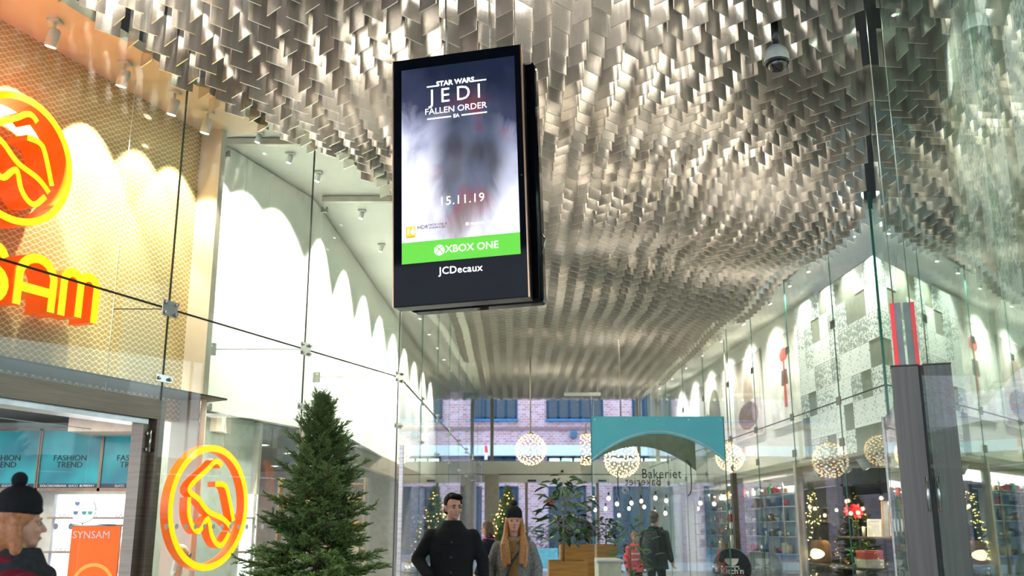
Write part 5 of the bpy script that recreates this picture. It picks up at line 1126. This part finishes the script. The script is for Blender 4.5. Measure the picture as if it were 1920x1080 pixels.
# tall wooden planters and their plants
M_WOOD = mat('planter_oak', (0.44, 0.21, 0.045), 0.45, var=0.25, scale=3, stretch=(1, 1, 9))
def planter(label, u0, u1, v, Y, dep=0.5):
    a, b = P(u0, v, Y), P(u1, v, Y); w_ = b.x-a.x; h_ = a.z
    t = thing('wooden_planter', label, 'planter', Tr(a.x, Y, 0), 'wooden planters by the bakery')
    n = 5
    for i in range(n): MB().bev(0, w_, 0, 0.02, h_*i/n+0.002, h_*(i+1)/n-0.002, 0.003).build('front_board', M_WOOD, t)
    MB().box(0, 0.02, 0.02, dep-0.02, 0, h_).box(w_-0.02, w_, 0.02, dep-0.02, 0, h_).build('side_board', M_WOOD, t); MB().box(0, w_, dep-0.02, dep, 0, h_).build('rear_board', M_WOOD, t)
    MB().box(0.021, w_-0.021, 0.021, dep-0.021, 0, h_-0.06).build('soil', mat('soil', (0.03, 0.022, 0.015), 0.9), t)
    return Vector((a.x+w_/2, Y+dep/2, h_-0.056))
s1 = planter('low wooden planter with the tall ficus, in front', 1029, 1102, 1052, 12.6)
s2 = planter('taller wooden planter behind the ficus planter', 1051, 1114, 1021, 13.4)
s3 = planter('wooden planter inside the glass booth', 1119, 1158, 1021, 17.3)
pt = P(1060, 905, 12.85)
leafy('ficus_plant', 'tall leafy ficus in the front wooden planter', Tr(P(1056, 1000, 12.85).x, 12.85, s1.z), 120, 0.34, pt.z-s1.z+0.05, M_LEAF, 12, stemh=0.28, leaf=(0.19, 0.065))
leafy('bushy_plant', 'dark bushy plant in the taller planter', Tr(s2.x, s2.y, s2.z), 110, 0.27, 0.42, M_LEAF3, 13, leaf=(0.11, 0.06))
leafy('bushy_plant', 'dark bushy plant in the planter inside the booth', Tr(s3.x, s3.y, s3.z), 90, 0.25, 0.48, M_LEAF3, 14, leaf=(0.11, 0.06))
q = P(1180, 1000, 17.0); leafy('floor_plant', 'tall bright green plant standing inside the glass booth', Tr(q.x, 17.0, 0.0), 110, 0.42, 1.60, M_LEAF2, 15, stemh=0.6, leaf=(0.17, 0.055))
t = thing('pink_flower', 'single pink blossom among the ficus leaves', 'flower', Tr(*P(1031, 943, 12.75)))
for k in range(5):
    a = 2*math.pi*k/5; MB().ball((0.03*math.cos(a), 0.0, 0.03*math.sin(a)), (0.026, 0.012, 0.026), 8, 6).build('petal', mat('petal_pink', (0.85, 0.08, 0.18), 0.5), t)
MB().ball((0, -0.008, 0), 0.014, 8, 6).build('flower_centre', mat('petal_yellow', (0.8, 0.5, 0.1), 0.5), t); MB().tube([(0, 0, 0), (0.04, 0.02, -0.1), (0.12, 0.1, -0.16)], 0.005, 5).build('flower_stem', mat('flower_stem', (0.10, 0.22, 0.05), 0.5), t)

# ------------------------------------------------------------------ globe lamps of many bulbs
def globe(label, u, v, Y, rp):
    c = P(u, v, Y); r = rp*Y/F_PX; t = thing('globe_lamp', label, 'pendant lamp', Tr(*c), 'glittering globe lamps')
    wr_ = MB(); N = 200; bl = MB()
    for k in range(8):
        a = math.pi*k/8; wr_.tube([(r*math.cos(2*math.pi*i/28)*math.cos(a), r*math.cos(2*math.pi*i/28)*math.sin(a), r*math.sin(2*math.pi*i/28)) for i in range(29)], 0.005, 4, caps=False)
    wr_.build('wire_frame', mat('brass_wire', (0.6, 0.42, 0.15), 0.3, 0.9), t)
    for i in range(N):
        z = 1-2*(i+0.5)/N; q = math.sqrt(1-z*z); a = i*2.39996; bl.ball((r*q*math.cos(a), r*q*math.sin(a), r*z), 0.014, 6, 4)
    o = bl.build('bulbs', glow('globe_bulb', (1.0, 0.72, 0.36), 5.5), t); o['kind'] = 'stuff'
    MB().tube([(0, 0, r*0.95), (0, 0, 6.95-c.z)], 0.02, 8).build('hanging_rod', mat('rod_bronze', (0.3, 0.25, 0.2), 0.4, 0.7), t)
    MB().lathe([(0, r*1.1), (0.07, r*1.08), (0.09, r*0.95), (0, r*0.93)], 14).build('cap', mat('brass_wire', (0.6, 0.42, 0.15), 0.3, 0.9), t)
globe('globe lamp of warm bulbs hanging clear before the entrance doors', 995, 843, 26.5, 28)
globe('globe lamp of warm bulbs seen through the bakery booth glass', 1166, 862, 24.5, 32)
globe('globe lamp of warm bulbs hanging near the picture wall beyond the booth', 1368, 858, 25.5, 25)
# bare pendant bulbs over the cafe area
rnd = random.Random(31)
for i in range(14):
    u = 1118 + (i % 7)*21 + rnd.uniform(-6, 6); v = 937 + (i//7)*18 + rnd.uniform(-5, 12); Yb2 = rnd.uniform(21, 26)
    c = P(u, v, Yb2); t = thing('pendant_bulb', 'bare warm bulb beyond the bakery booth, %s along the %s string' % (ORD[i % 7], ('upper', 'lower')[i//7]), 'pendant lamp', Tr(*c), 'bare bulbs beyond the bakery booth')
    MB().ball((0, 0, 0), (0.038, 0.038, 0.045), 10, 7).build('bulb', glow('bare_bulb', (1.0, 0.82, 0.52), 6.0), t)
    MB().tube([(0,0,0.06), (0,0,0.13)], 0.02, 8).build('socket', M_BLACK, t); MB().tube([(0,0,0.12), (0,0,6.95-c.z)], 0.002, 4).build('cord', M_CHROME, t)
# white linear luminaire hung low near the doors
t = thing('hanging_luminaire', 'white bar luminaire hung under the fins near the doors', 'lamp', Tr(*P(1092, 742, 32)))
MB().bev(-0.6, 0.6, -0.08, 0.08, 0, 0.1, 0.02).build('lamp_body', M_WHITE, t)
for x in (-0.5, 0.5): MB().tube([(x, 0, 0.1), (x, 0, 0.5)], 0.008, 6).build('hanger', M_CHROME, t)

# ------------------------------------------------------------------ entrance front at the far end
xl0, xr0 = left_x(Y_END), right_x(Y_END)
en = thing('door_4', 'glazed street entrance with sliding doors and pale header', 'entrance', Tr(xl0, Y_END-0.35, 0), None, 'structure')
W_ = xr0-xl0; M_HEAD = mat('pale_header', (0.86, 0.84, 0.77), 0.4, var=0.03); M_MUL = mat('mullion_bronze', (0.23, 0.20, 0.16), 0.4, 0.5)
def zv(v): return P(960, v, Y_END-0.35).z
MB().bev(0, W_, -0.1, 0.2, zv(889), zv(865), 0.01).build('header_beam', M_HEAD, en); MB().bev(0, W_, -0.25, 0.25, zv(905), zv(891), 0.02).build('door_operator', M_HEAD, en)
MB().box(0, W_, -0.02, 0.1, zv(891), zv(889)).build('shadow_gap', M_SEAL, en)
def xu(u): return P(u, 900, Y_END-0.35).x - xl0
ms = [xu(920), xu(987), xu(1064), xu(1120), xu(1200), xu(1280)]
for x in ms[1:]: MB().box(x-0.05, x+0.05, 0, 0.12, 0, zv(905)).build('door_stile', M_MUL, en)
for a, b in zip([0]+ms[1:], ms[1:]+[W_]): MB().box(a+0.05, b-0.05, 0.05, 0.06, 0.05, zv(905)).build('door_pane', M_CLEAR, en)
for x in (xu(922), xu(1200)): MB().box(x-0.06, x+0.06, 0, 0.12, zv(865), 6.4).build('mullion', M_MUL, en)
for a, b in ((0, xu(922)), (xu(922), xu(1200)), (xu(1200), W_)): MB().box(a+0.03, b-0.03, 0.05, 0.06, zv(865), 6.4).build('upper_pane', M_CLEAR, en)
MB().disc((xu(1054), -0.11, zv(884)), 0.05, (0,1,0), 14, 0.03).build('sensor', M_BLACK, en)
for u in (997, 1128): MB().bev(xu(u)-0.15, xu(u)+0.15, -0.29, -0.24, zv(904), zv(900), 0.01).build('sensor', M_BLACK, en)
struct('trim_16', MB().bev(0.02, 0.5, -1.6, -0.6, 0, zv(893), 0.01), mat('door_casing_grey', (0.30, 0.27, 0.23), 0.4, 0.5), 'grey casing pillar beside the entrance doors', 'pillar', Tr(xl0+0.12, Y_END-0.2, 0))

# ------------------------------------------------------------------ the street and the brick house across it
struct('street', MB().box(-25, 35, Y_END, 60, -0.25, -0.05), mat('wet_paving', (0.45, 0.50, 0.58), 0.35, var=0.2, scale=0.8), 'pale wet paving of the street outside', 'street')
def brick_mat():
    m, nt, b = nodes('purple_brick'); L = nt.links; N = nt.nodes
    tc = N.new('ShaderNodeTexCoord'); mp = N.new('ShaderNodeMapping'); mp.inputs['Rotation'].default_value = (R(90), 0, 0); L.new(tc.outputs['Object'], mp.inputs['Vector'])
    br = N.new('ShaderNodeTexBrick'); br.inputs['Scale'].default_value = 2.2; br.inputs['Color1'].default_value = (0.36, 0.19, 0.20, 1); br.inputs['Color2'].default_value = (0.46, 0.34, 0.44, 1); br.inputs['Mortar'].default_value = (0.55, 0.52, 0.58, 1)
    br.inputs['Mortar Size'].default_value = 0.02; L.new(mp.outputs['Vector'], br.inputs['Vector']); L.new(br.outputs['Color'], b.inputs['Base Color']); b.inputs['Roughness'].default_value = 0.85
    return m
YH = 46.0
bh = thing('brick_house', 'purple red brick house with blue framed windows across the street', 'building', Tr(0, YH, 0))
def zb_(v): return P(960, v, YH).z
def xb(u): return P(u, 860, YH).x
MB().box(-24, 34, 0.0, 0.4, -0.1, 16).build('brick_wall', brick_mat(), bh)
MB().box(-24, 34, -0.35, 0.0, zb_(855), zb_(836)).build('pale_ledge', mat('ledge_blue_white', (0.55, 0.68, 0.80), 0.5), bh)
MB().box(-24, 34, -0.08, 0.0, zb_(806), zb_(801)).build('string_course', mat('course_dark', (0.22, 0.15, 0.17), 0.8), bh)
M_WF = mat('window_blue_frame', (0.01, 0.045, 0.10), 0.5, spec=0.2); M_SILL = mat('sill_blue', (0.04, 0.17, 0.35), 0.5, spec=0.2); M_PANE = mat('far_window_pane', (0.05, 0.07, 0.09), 0.2, spec=0.25)
M_LITWIN = glow('lit_window', (0.85, 0.95, 0.85), 0.9)
def house_window(x0, x1, z0, z1, n, m_=None):
    w_ = MB().box(x0, x1, -0.05, 0.02, z0, z0+0.09).box(x0, x1, -0.05, 0.02, z1-0.09, z1)
    for i in range(n+1):
        x = x0 + (x1-x0)*i/n; w_.box(x-0.05, x+0.05, -0.05, 0.02, z0, z1)
    f_ = w_.build('window_frame', M_WF, bh)
    for i in range(n): MB().box(x0+(x1-x0)*i/n+0.05, x0+(x1-x0)*(i+1)/n-0.05, -0.02, -0.01, z0+0.09, z1-0.09).build('window_pane', m_ or M_PANE, f_)
    MB().box(x0-0.1, x1+0.1, -0.18, 0.0, z0-0.10, z0).build('sill', M_SILL, f_)
for u0, u1, n in ((870, 968, 5), (1027, 1131, 5), (700, 800, 5), (1330, 1430, 5), (1190, 1290, 5)): house_window(xb(u0), xb(u1), zb_(786), zb_(735), n)
for u0, u1, n in ((904, 965, 3), (1028, 1098, 3), (1140, 1240, 3), (760, 860, 3)): house_window(xb(u0), xb(u1), zb_(876), zb_(856), n, M_LITWIN if u0 in (1028, 1140) else None)
for u0, u1 in ((925, 970), (1030, 1112), (1150, 1230), (1270, 1340), (800, 870)): house_window(xb(u0), xb(u1), 0.3, zb_(912), 3)
MB().bev(xb(1076)-0.15, xb(1076)+0.15, -0.35, -0.02, zb_(822), zb_(808), 0.05).build('wall_lamp', mat('lamp_blue', (0.04, 0.12, 0.22), 0.4), bh)
for (u, v) in ((940, 870), (1060, 868)): MB().box(xb(u)-0.2, xb(u)+0.2, -0.1, -0.07, zb_(v)-0.1, zb_(v)+0.1).build('green_sign', glow('exit_green', (0.05, 0.8, 0.35), 1.2), bh)
t = thing('pennant', 'narrow red and white pennant hanging across the street', 'flag', Tr(*P(911, 862, 44)))
q = 0.62
MB().prism([(-0.07, 0), (0.06, 0), (0.1, q/2), (-0.05, q/2)], 0, 0.02).build('white_half', M_WHITE, t); MB().prism([(-0.05, q/2), (0.1, q/2), (0.05, q), (-0.06, q)], 0, 0.02).build('red_half', mat('flag_red', (0.8, 0.04, 0.06), 0.6), t)
MB().tube([(0, 0.02, q), (0, 1.6, q+0.1)], 0.015, 6).build('pole', M_WHITE, t)
tb = thing('street_planter', 'pale blue street planter with a green hedge outside the doors', 'planter', Tr(P(1012, 1000, 40).x, 40, -0.05))
MB().bev(-0.7, 0.7, -0.3, 0.3, 0, 0.75, 0.03).build('trough', mat('planter_aqua', (0.20, 0.60, 0.66), 0.5), tb)
hb = MB(); rn = random.Random(8)
for i in range(700):
    c = Vector((rn.uniform(-0.66, 0.66), rn.uniform(-0.27, 0.27), 0.74 + rn.random()*0.85)); a = rn.uniform(0, 6.28); d1 = Vector((math.cos(a), math.sin(a), rn.uniform(-0.5, 0.5)))*0.06; d2 = Vector((-math.sin(a), math.cos(a), rn.uniform(-0.6, 0.6)))*0.035
    hb.add([c-d1, c-d2, c+d1, c+d2], [(0,1,2,3)])
o = hb.build('hedge_leaves', mat('hedge_green', (0.03, 0.12, 0.05), 0.5), tb); o['kind'] = 'stuff'
